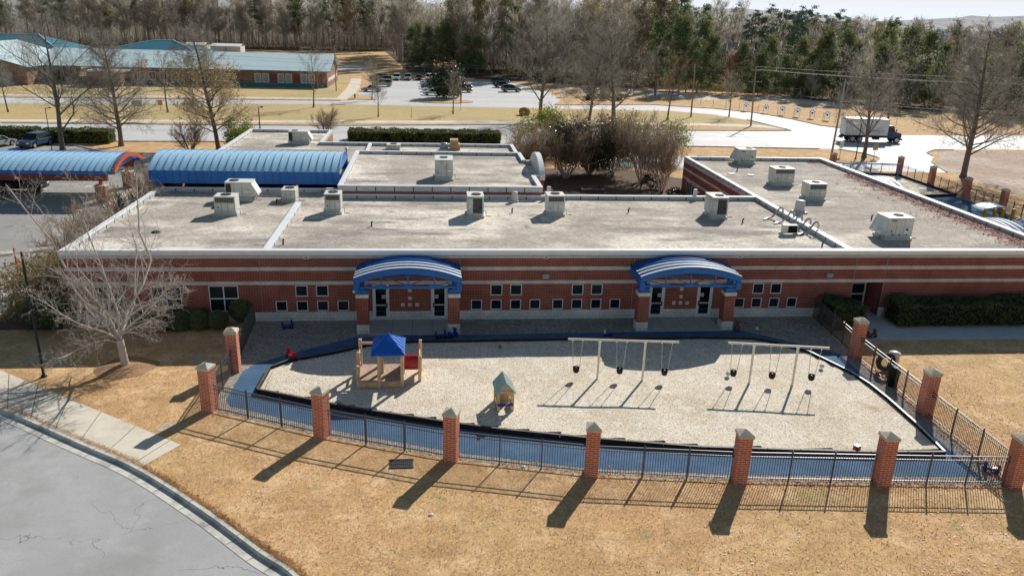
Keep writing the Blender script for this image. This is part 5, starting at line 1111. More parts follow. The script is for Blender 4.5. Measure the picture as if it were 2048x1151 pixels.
def hedge(name, label, x0, x1, y0, y1, h, n, size, m, seed, group=None):
    u = thing(name, label, 'hedge', ((x0+x1)/2, (y0+y1)/2, 0), 0, group); rng = random.Random(seed); mb = MB(); w_, d_ = (x1-x0)/2, (y1-y0)/2
    bump = lambda x, y: 1+.16*noise.noise((x*.8, y*.8, seed))+.09*noise.noise((x*2.3, y*2.3, seed))
    for k in range(n):
        f = rng.random(); x = rng.uniform(-w_, w_); y = rng.uniform(-d_, d_); z = rng.uniform(.05, h)
        if f < .42: z = h-abs(rng.gauss(0, .07))
        elif f < .78: y = -d_+abs(rng.gauss(0, .1))
        elif f < .9: x = rng.choice((-w_, w_))*rng.uniform(.94, 1)
        b = bump(x, z); mb.leaf((x, y*b, z*bump(x, y)), size*rng.uniform(.6, 1.3), rng)
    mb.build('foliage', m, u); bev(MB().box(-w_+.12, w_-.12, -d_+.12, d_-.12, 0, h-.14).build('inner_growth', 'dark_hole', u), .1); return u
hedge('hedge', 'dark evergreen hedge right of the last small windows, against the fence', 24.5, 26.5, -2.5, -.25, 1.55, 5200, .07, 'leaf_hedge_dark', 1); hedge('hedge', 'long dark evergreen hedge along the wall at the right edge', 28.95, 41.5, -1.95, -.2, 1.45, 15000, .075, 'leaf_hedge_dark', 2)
hedge('hedge', 'long clipped green hedge behind the rear roofs beside the road', -11.6, 10.2, 68.6, 72.4, 1.5, 13000, .14, 'leaf_hedge', 3); hedge('hedge', 'short clipped hedge behind the dark blue car', -50.5, -42.0, 64.0, 66.6, 1.7, 6500, .13, 'leaf_hedge', 4); hedge('hedge', 'clipped hedge at the far left edge behind the silver car', -64, -52.5, 66.5, 69, 1.5, 5000, .13, 'leaf_hedge', 5)
def vase(name, label, loc, seed, H, W, m='twig_brown', n=9, bark='bark_white', dens=1.0, leaves=None):
    rng = random.Random(seed); T, C = MB(), MB(); cfg = dict(nch=[0, int(13*dens), 11, 6], tw=4, wob=.09, up=[0, .05, .05, .04], thick=1, sides=[6, 5, 3], t0=[0, .22, .12, .1], ang=[0, 40, 38, 40], len=[0, .48, .5, .5], tp=[0, .45, .3, .2], rr=.42, tww=.015)
    for k in range(n):
        a = 2*PI*k/n+rng.uniform(-.3, .3); s_ = W*rng.uniform(.25, 1); bough(T, C, Vector((.2*math.cos(a), .2*math.sin(a), -.05)), Vector((s_*math.cos(a), s_*math.sin(a), H)).normalized(), H*rng.uniform(.72, .95), .075, 1, rng, cfg)
    u = thing(name, label, 'shrub', loc); T.build('stems', bark, u); C.build('crown', m, u)
    if leaves:
        Lm = MB()
        for k in range(leaves[1]):
            p = C.v[rng.randrange(len(C.v))]
            if leaves[3] < p[2] < leaves[4]: Lm.leaf(p, leaves[2]*rng.uniform(.6, 1.3), rng)
        Lm.build('leaves', leaves[0], u)
    return u
vase('crape_myrtle', 'brown bare multi-stemmed shrub rising behind the arched gable', (12.4, 46.5, 0), 101, 6.0, 5.8, n=16); vase('crape_myrtle', 'bare shrub over dark evergreen leaves in the middle of the courtyard', (18.9, 46.8, 0), 102, 7.4, 5.8, n=16, leaves=('leaf_holly', 3200, .14, .6, 5.6))
vase('crape_myrtle', 'bare multi-stemmed shrub at the right of the courtyard by the planter', (24.0, 42.0, 0), 103, 7.4, 5.4, n=14); vase('crape_myrtle', 'bare shrub with pale trunks closest to the wing wall', (25.0, 37.4, 0), 104, 6.8, 4.2, n=11); vase('crape_myrtle', 'bare brown shrub low beside the arched gable', (11.3, 42.6, 0), 105, 4.6, 3.4, n=12); vase('crape_myrtle', 'brown bare shrub between the arched gable and the dark evergreen', (15.6, 44.0, 0), 116, 5.6, 4.6, n=12); vase('crape_myrtle', 'brown bare shrub behind the planter, right of the middle one', (22.0, 48.0, 0), 117, 6.8, 4.6, n=12)
shrub('holly', 'dark glossy evergreen at the middle of the courtyard', (20.4, 46.2, .8), 106, (4.0, 2.4, 3.0), 9500, .13, 'leaf_holly', clumps=34, cr=.2); shrub('holly', 'dark glossy evergreen left of the middle courtyard shrub', (16.6, 47.0, .8), 107, (3.2, 2.2, 2.9), 7500, .13, 'leaf_holly', clumps=30, cr=.2)
shrub('holly', 'low dark evergreen at the foot of the wing wall by its side windows', (25.2, 32.2, 0), 108, (.9, 1.6, .8), 1500, .1, 'leaf_holly', clumps=20, cr=.2); shrub('holly', 'low dark evergreen between the pale trunks near the wing', (24.2, 38.6, 0), 112, (1.1, 1.0, .8), 1500, .1, 'leaf_holly', clumps=20, cr=.2)
shrub('wax_myrtle', 'lime green shrub top behind the left courtyard shrubs', (14.6, 56.5, 0), 109, (3.6, 2.2, 3.3), 6000, .13, 'leaf_lime', clumps=44, cr=.2); shrub('wax_myrtle', 'lime green shrub top right of the middle courtyard shrub', (26.6, 57.0, 0), 110, (3.1, 2.2, 3.0), 5000, .13, 'leaf_lime', clumps=40, cr=.2); shrub('wax_myrtle', 'lime green shrub farthest right behind the courtyard', (31.2, 55.4, 0), 111, (2.6, 2.0, 2.9), 4000, .13, 'leaf_lime', clumps=36, cr=.2)
shrub('evergreen_bush', 'rounded green and gold bush at the corner of the far left roof', (-24.5, 60.5, 0), 113, (1.9, 1.9, 2.2), 4200, .14, 'leaf_lime', clumps=36, cr=.22)
vase('bare_shrub', 'bare spreading shrub on the grass left of the far left roof', (-30.2, 58.5, 0), 114, 4.2, 4.2, 'twig_brown', 11, 'bark_grey', .8); vase('bare_shrub', 'bare spreading shrub behind the far left roof near the hedge', (-15.0, 73, 0), 115, 4.4, 4.4, 'twig_brown', 11, 'bark_grey', .8)
for k, (x, y, h) in enumerate([(-23.4, 7.0, 3.8), (-23.6, 12.0, 4.0), (-23.4, 17.0, 4.2), (-23.5, 22.5, 4.2), (-23.6, 27.5, 4.0)]): vase('bare_shrub', 'bare greyish multi-stemmed shrub beside the left wall, '+['nearest the front corner', 'second from the front', 'third from the front', 'fourth from the front', 'next to the entrance walk'][k], (x, y, 0), 120+k, h*1.12, 3.4, 'twig_brown', 12, 'bark_grey', .8)
for k, (x, y) in enumerate([(-24.3, 9.6), (-24.4, 15), (-24.3, 20), (-24.3, 25)]): shrub('evergreen_bush', 'low brownish bush under the bare shrubs along the left wall, '+['first', 'second', 'third', 'last'][k]+' from the front', (x, y, 0), 130+k, (.9, 1.7, .75), 1500, .1, 'leaf_hedge_dark', clumps=22, cr=.24)
u = shrub('magnolia', 'dense round dark green tree with a rusty crown on the car park island', (3.7, 132.2, .1), 140, (3.5, 3.5, 3.6), 8000, .32, 'leaf_holly', 'tree', clumps=60, cr=.17)
foliage(random.Random(141), 130, .26, lambda p: p.z > .6 and p.length < 1, (0, 0, 3.9), (3.1, 3.1, 3.6), 16, .2).build('rusty_leaves', 'leaf_rust', u)
for k, x in enumerate((36.2, 39.0, 42.2)): shrub('evergreen_bush', 'low round bush on the bank below the paw signs, '+['left', 'middle', 'right'][k]+' of three', (x, 133.5, 0), 150+k, (1.4, 1.1, .8), 900, .18, 'leaf_hedge_dark', clumps=18, cr=.24)
# woodland trees: a few kinds, each copied tree by tree
def wood_tree(kind, label, seed, H, W, mk, tk, group):
    rng = random.Random(seed); u = thing(kind, label, 'tree', (0, 0, -500), 0, group); T = MB(); C = MB(); r0 = H*.011
    pts = [Vector((0, 0, -.3))]
    for s in range(6): pts.append(pts[-1]+Vector((rng.gauss(0, .22), rng.gauss(0, .22), H*.94/6)))
    for s in range(6): T.tube(pts[s], pts[s+1], r0*(1-s/6.6), r0*(1-(s+1)/6.6), 5, 0, False)
    at = lambda z: pts[min(5, max(0, int(z/(H*.94)*6)))].lerp(pts[min(6, max(1, int(z/(H*.94)*6)+1))], (z/(H*.94)*6) % 1)
    if kind in ('bare_wood_tree', 'autumn_wood_tree'):
        for k in range(34):
            z = H*rng.uniform(.2, .95); a = rng.uniform(0, 2*PI); L = W*(1.15-z/H*.75)*rng.uniform(.6, 1.1); b = at(z); e = b+Vector((math.cos(a)*L, math.sin(a)*L, L*rng.uniform(.5, 1.3))); T.tube(b, e, r0*.32, r0*.05, 3, 0, False)
            for j in range(70):
                t = rng.uniform(.2, 1.05); q = b.lerp(e, t)+Vector((rng.gauss(0, .4), rng.gauss(0, .4), rng.gauss(0, .5))); a2 = a+rng.gauss(0, 1.1); l2 = rng.uniform(.9, 2.6); C.sliver(tuple(q), (q.x+math.cos(a2)*l2*.75, q.y+math.sin(a2)*l2*.75, q.z+l2*rng.uniform(-.1, 1.1)), rng.uniform(.035, .075))
        C.build('crown', 'twig_hazed', u)
        if kind == 'autumn_wood_tree':
            Lm = MB()
            for k in range(2200): p = C.v[rng.randrange(len(C.v))]; Lm.leaf((p[0]+rng.gauss(0, .3), p[1]+rng.gauss(0, .3), p[2]), rng.uniform(.2, .42), rng)
            Lm.build('leaves', mk, u)
    elif kind == 'pine_tree':
        for k in range(34):
            z = H*(.42+.56*rng.random()**.8); a = rng.uniform(0, 2*PI); L = W*(1.2-(z/H)*.95)*rng.uniform(.5, 1.1); b = at(z); e = b+Vector((math.cos(a)*L, math.sin(a)*L, L*rng.uniform(-.05, .45))); T.tube(b, e, r0*.25, r0*.06, 3, 0, False)
            for j in range(85): q = b.lerp(e, rng.uniform(.45, 1.08)); C.leaf((q.x+rng.gauss(0, .55), q.y+rng.gauss(0, .55), q.z+rng.gauss(0, .34)), rng.uniform(.16, .38), rng)
        C.build('crown', mk, u)
    else:
        for k in range(46):
            z = H*(.06+.92*rng.random()); R_ = W*(1-(z/H)**1.5)*(.75+.5*rng.random())*min(1, .45+2.2*z/H); a = rng.uniform(0, 2*PI); c = at(z)+Vector((math.cos(a)*R_*.75, math.sin(a)*R_*.75, 0))
            for j in range(85): C.leaf((c.x+rng.gauss(0, W*.16), c.y+rng.gauss(0, W*.16), c.z+abs(rng.gauss(0, H*.055))), rng.uniform(.14, .34), rng)
        C.build('crown', mk, u)
    T.build('trunk', tk, u); return u
GW = 'trees of the woods behind'
PR = {'b': [wood_tree('bare_wood_tree', 'x', 200+k, h, w_, None, 'trunk_hazed', GW) for k, (h, w_) in enumerate([(24, 4.2), (22, 4.8), (26, 4.0), (19, 4.4)])],
      'o': [wood_tree('autumn_wood_tree', 'x', 213, 22, 5.4, 'leaf_autumn', 'trunk_hazed', GW)], 'y': [wood_tree('autumn_wood_tree', 'x', 210, 24, 5.2, 'leaf_yellow', 'trunk_hazed', GW)], 'r': [wood_tree('autumn_wood_tree', 'x', 211, 21, 4.6, 'leaf_rust', 'trunk_hazed', GW)],
      'p': [wood_tree('pine_tree', 'x', 220+k, h, w_, 'needle_pine', 'trunk_hazed', GW) for k, (h, w_) in enumerate([(26, 4.4), (23, 4.8)])], 'f': [wood_tree('pine_tree', 'x', 226, 24, 5.4, 'needle_hazed', 'trunk_hazed', GW)],
      'c': [wood_tree('cedar_tree', 'x', 230+k, h, w_, 'needle_cedar', 'trunk_hazed', GW) for k, (h, w_) in enumerate([(14, 3.6), (11.5, 3.3)])]}
USED = set(); rw = random.Random(77)
KN = dict(b='bare grey-brown tree', y='yellow-leaved tree', r='rust-leaved tree', o='olive-brown leafy tree', p='dark green pine', f='distant haze-blue pine', c='dense dark cedar')
def put(k, x, y, label, group, s=1.0, sz=None):
    if y > 172 and abs(x-(y+44.8)*.3825) < 5.2 and y < 222: return      # a gap in the trees where the house shows
    pr = PR[k][rw.randrange(len(PR[k]))]; sc = s*rw.uniform(.9, 1.1); sc = (sc, sc, sc*(sz or rw.uniform(.92, 1.08))); rz = rw.uniform(0, 6.28)
    if pr.name not in USED:
        USED.add(pr.name); pr.location = (x, y, 0); pr.rotation_euler = (0, 0, rz); pr.scale = sc; pr['label'] = label; pr['group'] = group; return pr
    return dup(pr, (x, y, 0), rz, label, group, sc)
def belt(pts, depth, rows, step, kinds, where, s=1.0):
    """rows of woodland trees behind a front line"""
    L = [0]
    for a, b in zip(pts, pts[1:]): L.append(L[-1]+math.hypot(b[0]-a[0], b[1]-a[1]))
    for r in range(rows):
        t = rw.uniform(0, step)
        while t < L[-1]:
            i = max(j for j in range(len(L)) if L[j] <= t); i = min(i, len(pts)-2); f = (t-L[i])/(L[i+1]-L[i]); a, b = pts[i], pts[i+1]
            x = a[0]+(b[0]-a[0])*f+rw.gauss(0, 1.4); y = a[1]+(b[1]-a[1])*f+r*depth/rows+rw.gauss(0, 1.6); k = rw.choice(kinds)
            put(k, x, y, KN[k]+' in the woods '+where, KN[k]+'s in the woods '+where, s); t += step*rw.uniform(.7, 1.35)
belt([(-250, 306), (-150, 322), (-60, 330), (-14, 332)], 40, 4, 7.0, 'bbbpbobpbb', 'behind the school roof', 1.12)
belt([(-14, 300), (-9, 250), (-6, 222)], 30, 2, 6, 'bbpb', 'at the edge of the playing field')
belt([(6, 216), (20, 204), (34, 192), (52, 182), (72, 176)], 60, 5, 7.4, 'bbobpybobp', 'behind the school car park', 1.08)
belt([(82, 178), (105, 168), (125, 150)], 90, 5, 8.0, 'bcpfcbo', 'beyond the small playground', .85)
belt([(130, 150), (170, 140), (215, 128)], 120, 5, 11, 'bbfoby', 'at the far right', .74)
belt([(75, 285), (130, 280), (185, 262)], 90, 4, 8, 'fffpfb', 'on the distant rise', .98)
belt([(190, 300), (270, 280), (360, 250)], 180, 4, 16, 'bbfbb', 'on the far slope', .80)
for k, (x, y, s) in enumerate([(-5.5, 208, .95), (-1.5, 211, 1.0), (2.5, 207, .9), (6.5, 209, 1.02), (10.5, 206, .95), (14.5, 203, 1.0), (-3, 215, 1.05), (4.5, 216, 1.1)]): put('c', x, y, 'dense dark cedar at the back of the school playing field', 'dark cedars at the back of the school playing field', s)
put('y', 15, 226, 'tallest yellow-leaved tree behind the dark cedars', 'yellow trees behind the cedars', 1.12); put('y', 57, 196, 'yellow-green tree at the right end of the tall wood', 'yellow trees behind the wood', .9)
for k, (x, y, s, kk) in enumerate([(62, 160, 1.3, 'c'), (65.5, 157, 1.2, 'c'), (69, 159, 1.35, 'c'), (73, 160, 1.2, 'c'), (60, 164, .85, 'p'), (66, 163, .85, 'p'), (83.5, 154, 1.0, 'c'), (89, 153, .95, 'c'), (94.5, 152, 1.1, 'c'), (99, 150, 1.15, 'c'), (104, 145, 1.0, 'c'), (110, 139, 1.0, 'c'), (86, 156, 1.0, 'c'), (92, 152, 1.05, 'c'), (97, 150, 1.1, 'c'), (101, 148, 1.05, 'c'), (81, 158, .85, 'c'), (107, 142, .9, 'c'), (113, 136, 1.35, 'c'), (116.5, 134, 1.42, 'c'), (119, 137, 1.15, 'c'), (123, 128, 1.15, 'c'), (127, 125, 1.25, 'c'), (131, 124, 1.1, 'c'), (128, 118, .74, 'p'), (131.5, 119, .76, 'p'), (78, 160, .62, 'r'), (142, 118, .8, 'p')]):
    put(kk, x, y, {'c': 'dark cedar in the row behind the small playground', 'p': 'slim tall pine standing among the roadside cedars', 'r': 'rust-leaved tree among the roadside cedars'}[kk], {'c': 'dark cedars behind the small playground', 'p': 'slim pines among the roadside cedars', 'r': 'rust trees among the roadside cedars'}[kk], s)
for k, (x, y, s) in enumerate([(138, 122, .95), (142, 126, 1.0), (134, 130, .85), (150, 118, 1.05), (156, 112, 1.0), (147, 130, .9), (110, 130, .45), (117, 122, .45), (122, 117, .5), (126, 110, .45), (134, 108, .5), (140, 104, .5), (146, 108, .6), (100, 138, .45), (92, 142, .45), (152, 102, .6), (158, 96, .6)]):
    put('b', x, y, ('tall' if s > .8 else 'low')+' bare tree in the scrub beyond the truck', ('tall' if s > .8 else 'low')+' bare trees in the scrub beyond the truck', s)
for p_ in [q for v in PR.values() for q in v]:
    if p_.name not in USED:
        for c in list(p_.children): bpy.data.objects.remove(c)
        bpy.data.objects.remove(p_)
def deep_wood(name, label, pts, depth, n, h, seed):
    m = MB(); rng = random.Random(seed)
    for k in range(n):
        i = rng.randrange(len(pts)-1); t = rng.random(); a, b = pts[i], pts[i+1]; x = a[0]+(b[0]-a[0])*t; y = a[1]+(b[1]-a[1])*t+rng.random()*depth
        top = h*(.8+.35*noise.noise((x*.06, y*.06, seed))); z = top*rng.random()**.8; a2 = rng.uniform(0, 6.28); l2 = rng.uniform(1.2, 3.4)
        if k % 9 == 0: m.tube((x, y, 0), (x+rng.gauss(0, .5), y, top*.8), .15, .05, 3, 0, False)
        m.sliver((x, y, z), (x+math.cos(a2)*l2*.5, y+math.sin(a2)*l2*.5, z+l2*rng.uniform(.2, 1)), rng.uniform(.06, .16))
    struct(name, m, 'twig_hazed', label, 'woods', 'stuff')
deep_wood('deep_woods', 'grey-brown mass of bare woods deep behind the school', [(-300, 345), (-150, 362), (-60, 370), (-10, 372), (20, 330)], 70, 30000, 29, 3)
deep_wood('deep_woods', 'grey-brown mass of bare woods deep behind the school car park', [(2, 285), (20, 265), (50, 248), (84, 240), (130, 235)], 70, 24000, 25, 4)
deep_wood('deep_woods', 'grey-brown mass of bare woods deep behind the small playground', [(86, 205), (130, 190), (180, 170), (240, 150)], 60, 12000, 13, 5)
m = MB(); rng = random.Random(9)
def scrub(mb, a, b, n, depth, h, size, rng):
    for k in range(n):
        t = rng.random(); x = a[0]+(b[0]-a[0])*t+rng.gauss(0, 1); y = a[1]+(b[1]-a[1])*t+rng.random()*depth; z = h*rng.random()**1.6*(.6+.6*noise.noise((x*.2, y*.2, 1))); mb.leaf((x, y, max(.1, z)), size*rng.uniform(.5, 1.3), rng)
for a, b in (((-250, 304), (-14, 330)), ((6, 214), (72, 174)), ((60, 166), (110, 150)), ((108, 146), (165, 104))): scrub(m, a, b, 5200, 14, 4.2, .42, rng)
struct('undergrowth', m, 'leaf_autumn', 'tangled brown and green undergrowth at the foot of the woods', 'undergrowth', 'stuff')
m = MB()
for k in range(26000):
    y = 430+900*rng.random()**1.4; x = -250+rng.random()*(y*1.15+250); m.leaf((x, y, (9+5*noise.noise((x*.02, y*.02, 0)))*rng.uniform(.5, 1.5)), rng.uniform(1.2, 2.8), rng)
struct('distant_woods', m, 'wood_hazed', 'hazy bare woods on the far hills', 'woods', 'stuff')

# ------------------------------------------------------------------ vehicles
def wheel(u, x, y, r, w_=.22):
    s_ = 1 if y > 0 else -1
    t = MB().tube((x, y-w_/2, r), (x, y+w_/2, r), r, n=18).build('wheel', 'tyre', u)
    q = MB(); q.tube((x, y+s_*w_/2, r), (x, y+s_*(w_/2+.012), r), r*.66, n=14); q.build('rim', 'rim', t)
def car(label, kind, paint, loc, rz, group):
    """built nose to +X"""
    u = thing('parked_car', label, 'car', loc, rz, group); suv = kind == 'suv'
    L, W, hb, H = (4.8, 1.92, 1.02, 1.72) if suv else (4.7, 1.80, .88, 1.44)
    a = L/2; r = .36 if suv else .33; g = .26 if suv else .20; w_ = W/2
    body = [(-a, .42), (-a+.06, g), (-a+.45, g-.02)]
    for cx_ in (-a+.88, a-.92): body += [(cx_+(r+.07)*math.cos(t), r+(r+.07)*math.sin(t)) for t in [PI-PI*k/8 for k in range(9)] if r+(r+.07)*math.sin(t) > g]
    body += [(a-.35, g), (a-.05, g+.05), (a, .5), (a-.04, hb-.24), (a-.25, hb-.12), (a-1.25, hb), (-a+(.12 if suv else .9), hb+.02), (-a+.03, hb-.08)]
    m = MB(); m.side(body, -w_, w_); o = bev(m.build('body', paint, u, False), .06, 2)
    if suv: lo = [(a-1.30, hb), (-a+.06, hb)]; hi = [(a-2.05, H-.05), (-a+.42, H-.05)]
    else: lo = [(a-1.22, hb-.01), (-a+.72, hb)]; hi = [(a-1.95, H-.05), (-a+1.5, H-.05)]
    m = MB(); i0 = w_-.05; i1 = w_-.24
    A = [(lo[0][0], -i0, lo[0][1]), (lo[0][0], i0, lo[0][1]), (lo[1][0], i0, lo[1][1]), (lo[1][0], -i0, lo[1][1])]; Bq = [(hi[0][0], -i1, hi[0][1]), (hi[0][0], i1, hi[0][1]), (hi[1][0], i1, hi[1][1]), (hi[1][0], -i1, hi[1][1])]
    for k in range(4): j = (k+1) % 4; m.face([A[k], A[j], Bq[j], Bq[k]])
    m.build('window', 'glass_dark', u)
    m = MB(); m.side([(hi[0][0]+.08, H-.07), (hi[0][0]-.15, H-.005), (hi[1][0]+.2, H), (hi[1][0]-.06, H-.06)], -i1-.015, i1+.015)
    for k in range(4): m.tube(A[k], Bq[k], .05, .045, 5)
    for x in ((lo[0][0]+lo[1][0])/2+.1,):
        for s_ in (-1, 1): m.tube((x, s_*i0, hb), (x-.05, s_*i1, H-.05), .045, n=4)
    bev(m.build('roof', paint, u), .03, 2)
    for x in (-a+.88, a-.92):
        for y in (-w_+.1, w_-.1): wheel(u, x, y, r)
    for s_ in (-1, 1):
        MB().box(a-.16, a+.005, s_*(w_-.28)-.2, s_*(w_-.28)+.2, hb-.36, hb-.22).build('headlight', 'lamp_glass', u); MB().box(-a-.012, -a+.1, s_*(w_-.22)-.16, s_*(w_-.22)+.16, hb-.34, hb-.18).build('tail_light', 'tail_red', u)
        MB().box(lo[0][0]-.42, lo[0][0]-.22, s_*(w_+.09)-.09, s_*(w_+.09)+.09, hb+.0, hb+.13).build('mirror', paint, u)
    MB().box(a-.03, a+.012, -.42, .42, .36, .56).build('grille', 'black_metal', u); MB().box(-a-.015, -a+.02, -.26, .26, .52, .64).build('number_plate', 'sign_white', u)
    return u
GC = 'cars in the left car park'
car('dark blue SUV parked nose out in front of the short hedge', 'suv', 'car_blue', (-50.1, 61.4, .01), R(-101), GC); car('silver sedan with red tail lights at the far left edge', 'sedan', 'car_silver', (-54.3, 60.6, .01), R(75), GC); car('black SUV half hidden under the blue drop-off canopy', 'suv', 'car_black', (-39.9, 35.2, .01), 0, GC)
GS = 'cars in the school car park'
p1 = car('x', 'sedan', 'car_silver', (-13.2, 143, .01), R(170), GS); p2 = car('x', 'suv', 'car_silver', (-11.6, 156.5, .01), R(175), GS)
p1['label'] = 'silver sedan nearest the road in the left row of the school car park'; p2['label'] = 'light SUV behind the silver sedan in the left row'
SL = [(p2, -12.2, 168, 170, 'car_grey', 'grey SUV third in the left row of the school car park'), (p2, -13.6, 174, 172, 'car_black', 'dark SUV last in the left row of the school car park'), (p2, -8.8, 176, -92, 'car_white', 'white SUV at the left end of the back row'), (p2, -5.9, 176.6, -90, 'car_silver', 'silver SUV second in the back row'), (p1, -2.9, 177.3, -88, 'car_maroon', 'dark maroon car third in the back row'), (p2, -.2, 178, -90, 'car_white', 'white SUV fourth in the back row beside the round tree'),
      (p1, .8, 137.3, 185, 'car_white', 'white sedan nearest in the middle row, left of the round tree'), (p1, .5, 144.5, 184, 'car_white', 'second white sedan in the middle row'), (p1, .2, 152, 184, 'car_maroon', 'maroon sedan third in the middle row'), (p1, 0, 159, 184, 'car_silver', 'silver sedan fourth in the middle row'), (p1, -.2, 166, 184, 'car_white', 'white sedan last in the middle row'),
      (p2, 7.6, 145.5, 5, 'car_brown', 'brownish SUV right of the round tree, nearest the road'), (p2, 8.0, 154, 4, 'car_black', 'black SUV right of the round tree'), (p1, 7.4, 163, 4, 'car_white', 'white car behind the black SUV by the round tree'), (p2, 8.2, 182, -80, 'car_blue', 'dark blue SUV alone at the back edge of the lot'), (p2, 19.6, 149, 8, 'car_grey', 'grey SUV nearest at the right side of the school car park'), (p1, 18.6, 160.5, 8, 'car_black', 'black sedan second at the right side of the lot'), (p2, 18.9, 171, 8, 'car_blue', 'blue SUV last at the right side of the lot')]
for src, x, y, a, c, lab in SL: recolour(dup(src, (x, y, .01), R(a), lab), 'car_silver', c)
# truck
u = thing('box_truck', 'white box truck with a blue cab driving right along the road', 'truck', (65.9, 76.6, 0), R(-6))
bev(MB().box(0, 6.75, -1.25, 1.25, 1.12, 3.72).build('cargo_box', 'truck_box', u), .04, 1)
m = MB()
for x in (.02, 6.69): m.box(x, x+.06, -1.262, -1.25, 1.12, 3.72)
m.box(.08, 6.69, -1.262, -1.25, 1.12, 1.2).box(.08, 6.69, -1.262, -1.25, 3.62, 3.72); m.build('box_trim', 'frame_grey', u)
MB().box(-.02, -.005, -1.15, 1.15, 1.2, 3.6).build('rear_door', 'sign_white', u)
m = MB(); rng = random.Random(2)
for k in range(16): x = 4.35+k*.115; m.obox((x, -1.264, 1.85+rng.uniform(-.06, .1)), (.05, .004, rng.uniform(.14, .34)), 0, 0, 0, rng.uniform(-.6, .6))
m.build('faded_lettering', 'frame_grey', u)
MB().box(-.25, 7.4, -.45, .45, .72, .98).box(-.6, -.2, -1.1, 1.1, .62, .74).box(.1, 6.7, -1.1, 1.1, .98, 1.1).box(4.6, 5.6, -1.15, -.6, .5, .95).build('chassis', 'black_metal', u)
m = MB(); m.side([(6.85, .75), (9.05, .75), (9.15, .95), (9.1, 1.45), (8.9, 1.62), (8.05, 1.78), (7.75, 2.62), (7.6, 2.72), (6.9, 2.72), (6.85, 2.6)], -1.02, 1.02); cb = bev(m.build('cab', 'truck_blue', u), .08, 2)
m = MB()
for s_ in (-1, 1): m.face([(7.0, s_*1.03, 1.85), (7.9, s_*1.03, 1.85), (7.68, s_*1.03, 2.5), (7.0, s_*1.03, 2.5)])
m.face([(8.07, -.85, 1.85), (8.07, .85, 1.85), (7.83, .85, 2.52), (7.83, -.85, 2.52)]); m.build('window', 'glass_teal', cb)
for x in (7.05, 7.55): MB().box(x, x+.04, -1.035, -1.02, .95, 1.8).build('door_seam', 'black_metal', cb)
for s_ in (-1, 1):
    MB().box(9.1, 9.17, s_*.75-.15, s_*.75+.15, 1.05, 1.25).build('headlight', 'lamp_glass', u); MB().box(8.0, 8.1, s_*1.25-.08, s_*1.25+.08, 1.8, 2.3).build('mirror', 'black_metal', u)
MB().box(9.12, 9.3, -1.1, 1.1, .5, .78).build('bumper', 'black_metal', u)
for x, y in ((1.35, -1.0), (1.35, 1.0), (2.45, -1.0), (2.45, 1.0), (8.4, -.98), (8.4, .98)): wheel(u, x, y, .5, .34)

# ------------------------------------------------------------------ the school across the road
u = thing('school', 'long brick school with a pale teal metal roof across the road', 'building', (-24, 149, 0))
m = MB(); m.box(-53, 0, 0, 22.3, 0, 3.75); m.build('wall', 'school_brick', u)
m = MB(); m.face([(0, 0, 3.75), (0, 22.3, 3.75), (0, 11.2, 7.0)]); m.build('gable', 'school_brick', u)
def roofgable(name, x0, x1, y0, y1, ze, zr, ov, mats, seam=.8):
    m = MB(); yc = (y0+y1)/2; a, b = x0-ov, x1+ov
    for s_, ye in ((-1, y0-ov), (1, y1+ov)):
        m.face([(a, ye, ze-.05), (b, ye, ze-.05), (b, yc, zr), (a, yc, zr)], 0); m.face([(a, ye, ze-.25), (b, ye, ze-.25), (b, ye, ze-.05), (a, ye, ze-.05)], 1)
        n = int((b-a)/seam)
        for k in range(n): x = a+(k+.5)*(b-a)/n; m.face([(x-.04, ye, ze-.02), (x+.04, ye, ze-.02), (x+.04, yc, zr+.05), (x-.04, yc, zr+.05)], 0); m.face([(x-.04, ye, ze-.05), (x-.04, ye, ze-.0), (x-.04, yc, zr+.05), (x-.04, yc, zr)], 1)
    for x in (a, b): m.face([(x, y0-ov, ze-.25), (x, yc, zr-.22), (x, yc, zr+.02), (x, y0-ov, ze-.03)], 1); m.face([(x, y1+ov, ze-.25), (x, yc, zr-.22), (x, yc, zr+.02), (x, y1+ov, ze-.03)], 1)
    return m.build(name, mats, u)
roofgable('roof', -64, 0, 0, 22.3, 3.85, 7.05, .9, ['teal_roof', 'teal_dark'])
MB().box(-53, .01, -.03, 0, 0, .8).build('wall_base', 'teal_dark', u)
for k in range(9):
    x = -1.8-k*1.75
    f = MB().box(x-.72, x+.72, -.05, -.005, .95, 3.0).build('window', 'frame_white' if k % 3 else 'red_dark', u)
    if k % 3: MB().box(x-.6, x+.6, -.06, -.05, 1.1, 2.85).build('pane', 'frame_grey', f)
for k in range(12): x = -22-k*2.5; f = MB().box(x-.8, x+.8, -.05, -.005, 1.0, 2.9).build('window', 'frame_white', u); MB().box(x-.68, x+.68, -.06, -.05, 1.15, 2.75).build('pane', 'glass_dark', f)
MB().box(.0, .04, 2, 20, 1.2, 2.0).build('wall_band', 'band_stone', u)
m = MB(); m.box(-51, -44, -7, .2, 0, 3.0); m.build('entrance_block', 'school_brick', u); MB().box(-51.4, -43.6, -7.4, .3, 3.0, 3.35).build('entrance_roof', 'paint_white', u)
m = MB(); m.box(-92, -63, -8, 20, 0, 4.0); m.face([(-92, -8, 4), (-63, -8, 4), (-77.5, -8, 8)]); m.build('wall', 'school_brick', u)
m = MB()
for s_ in (-1, 1):
    m.face([(-77.5, -9, 8.2), (-77.5, 21, 8.2), (-77.5+s_*15.5, 21, 3.85), (-77.5+s_*15.5, -9, 3.85)], 0); m.face([(-77.5, -9, 7.9), (-77.5, -9, 8.2), (-77.5+s_*15.5, -9, 3.85), (-77.5+s_*15.5, -9, 3.6)], 1)
m.build('roof', ['teal_roof', 'teal_dark'], u)
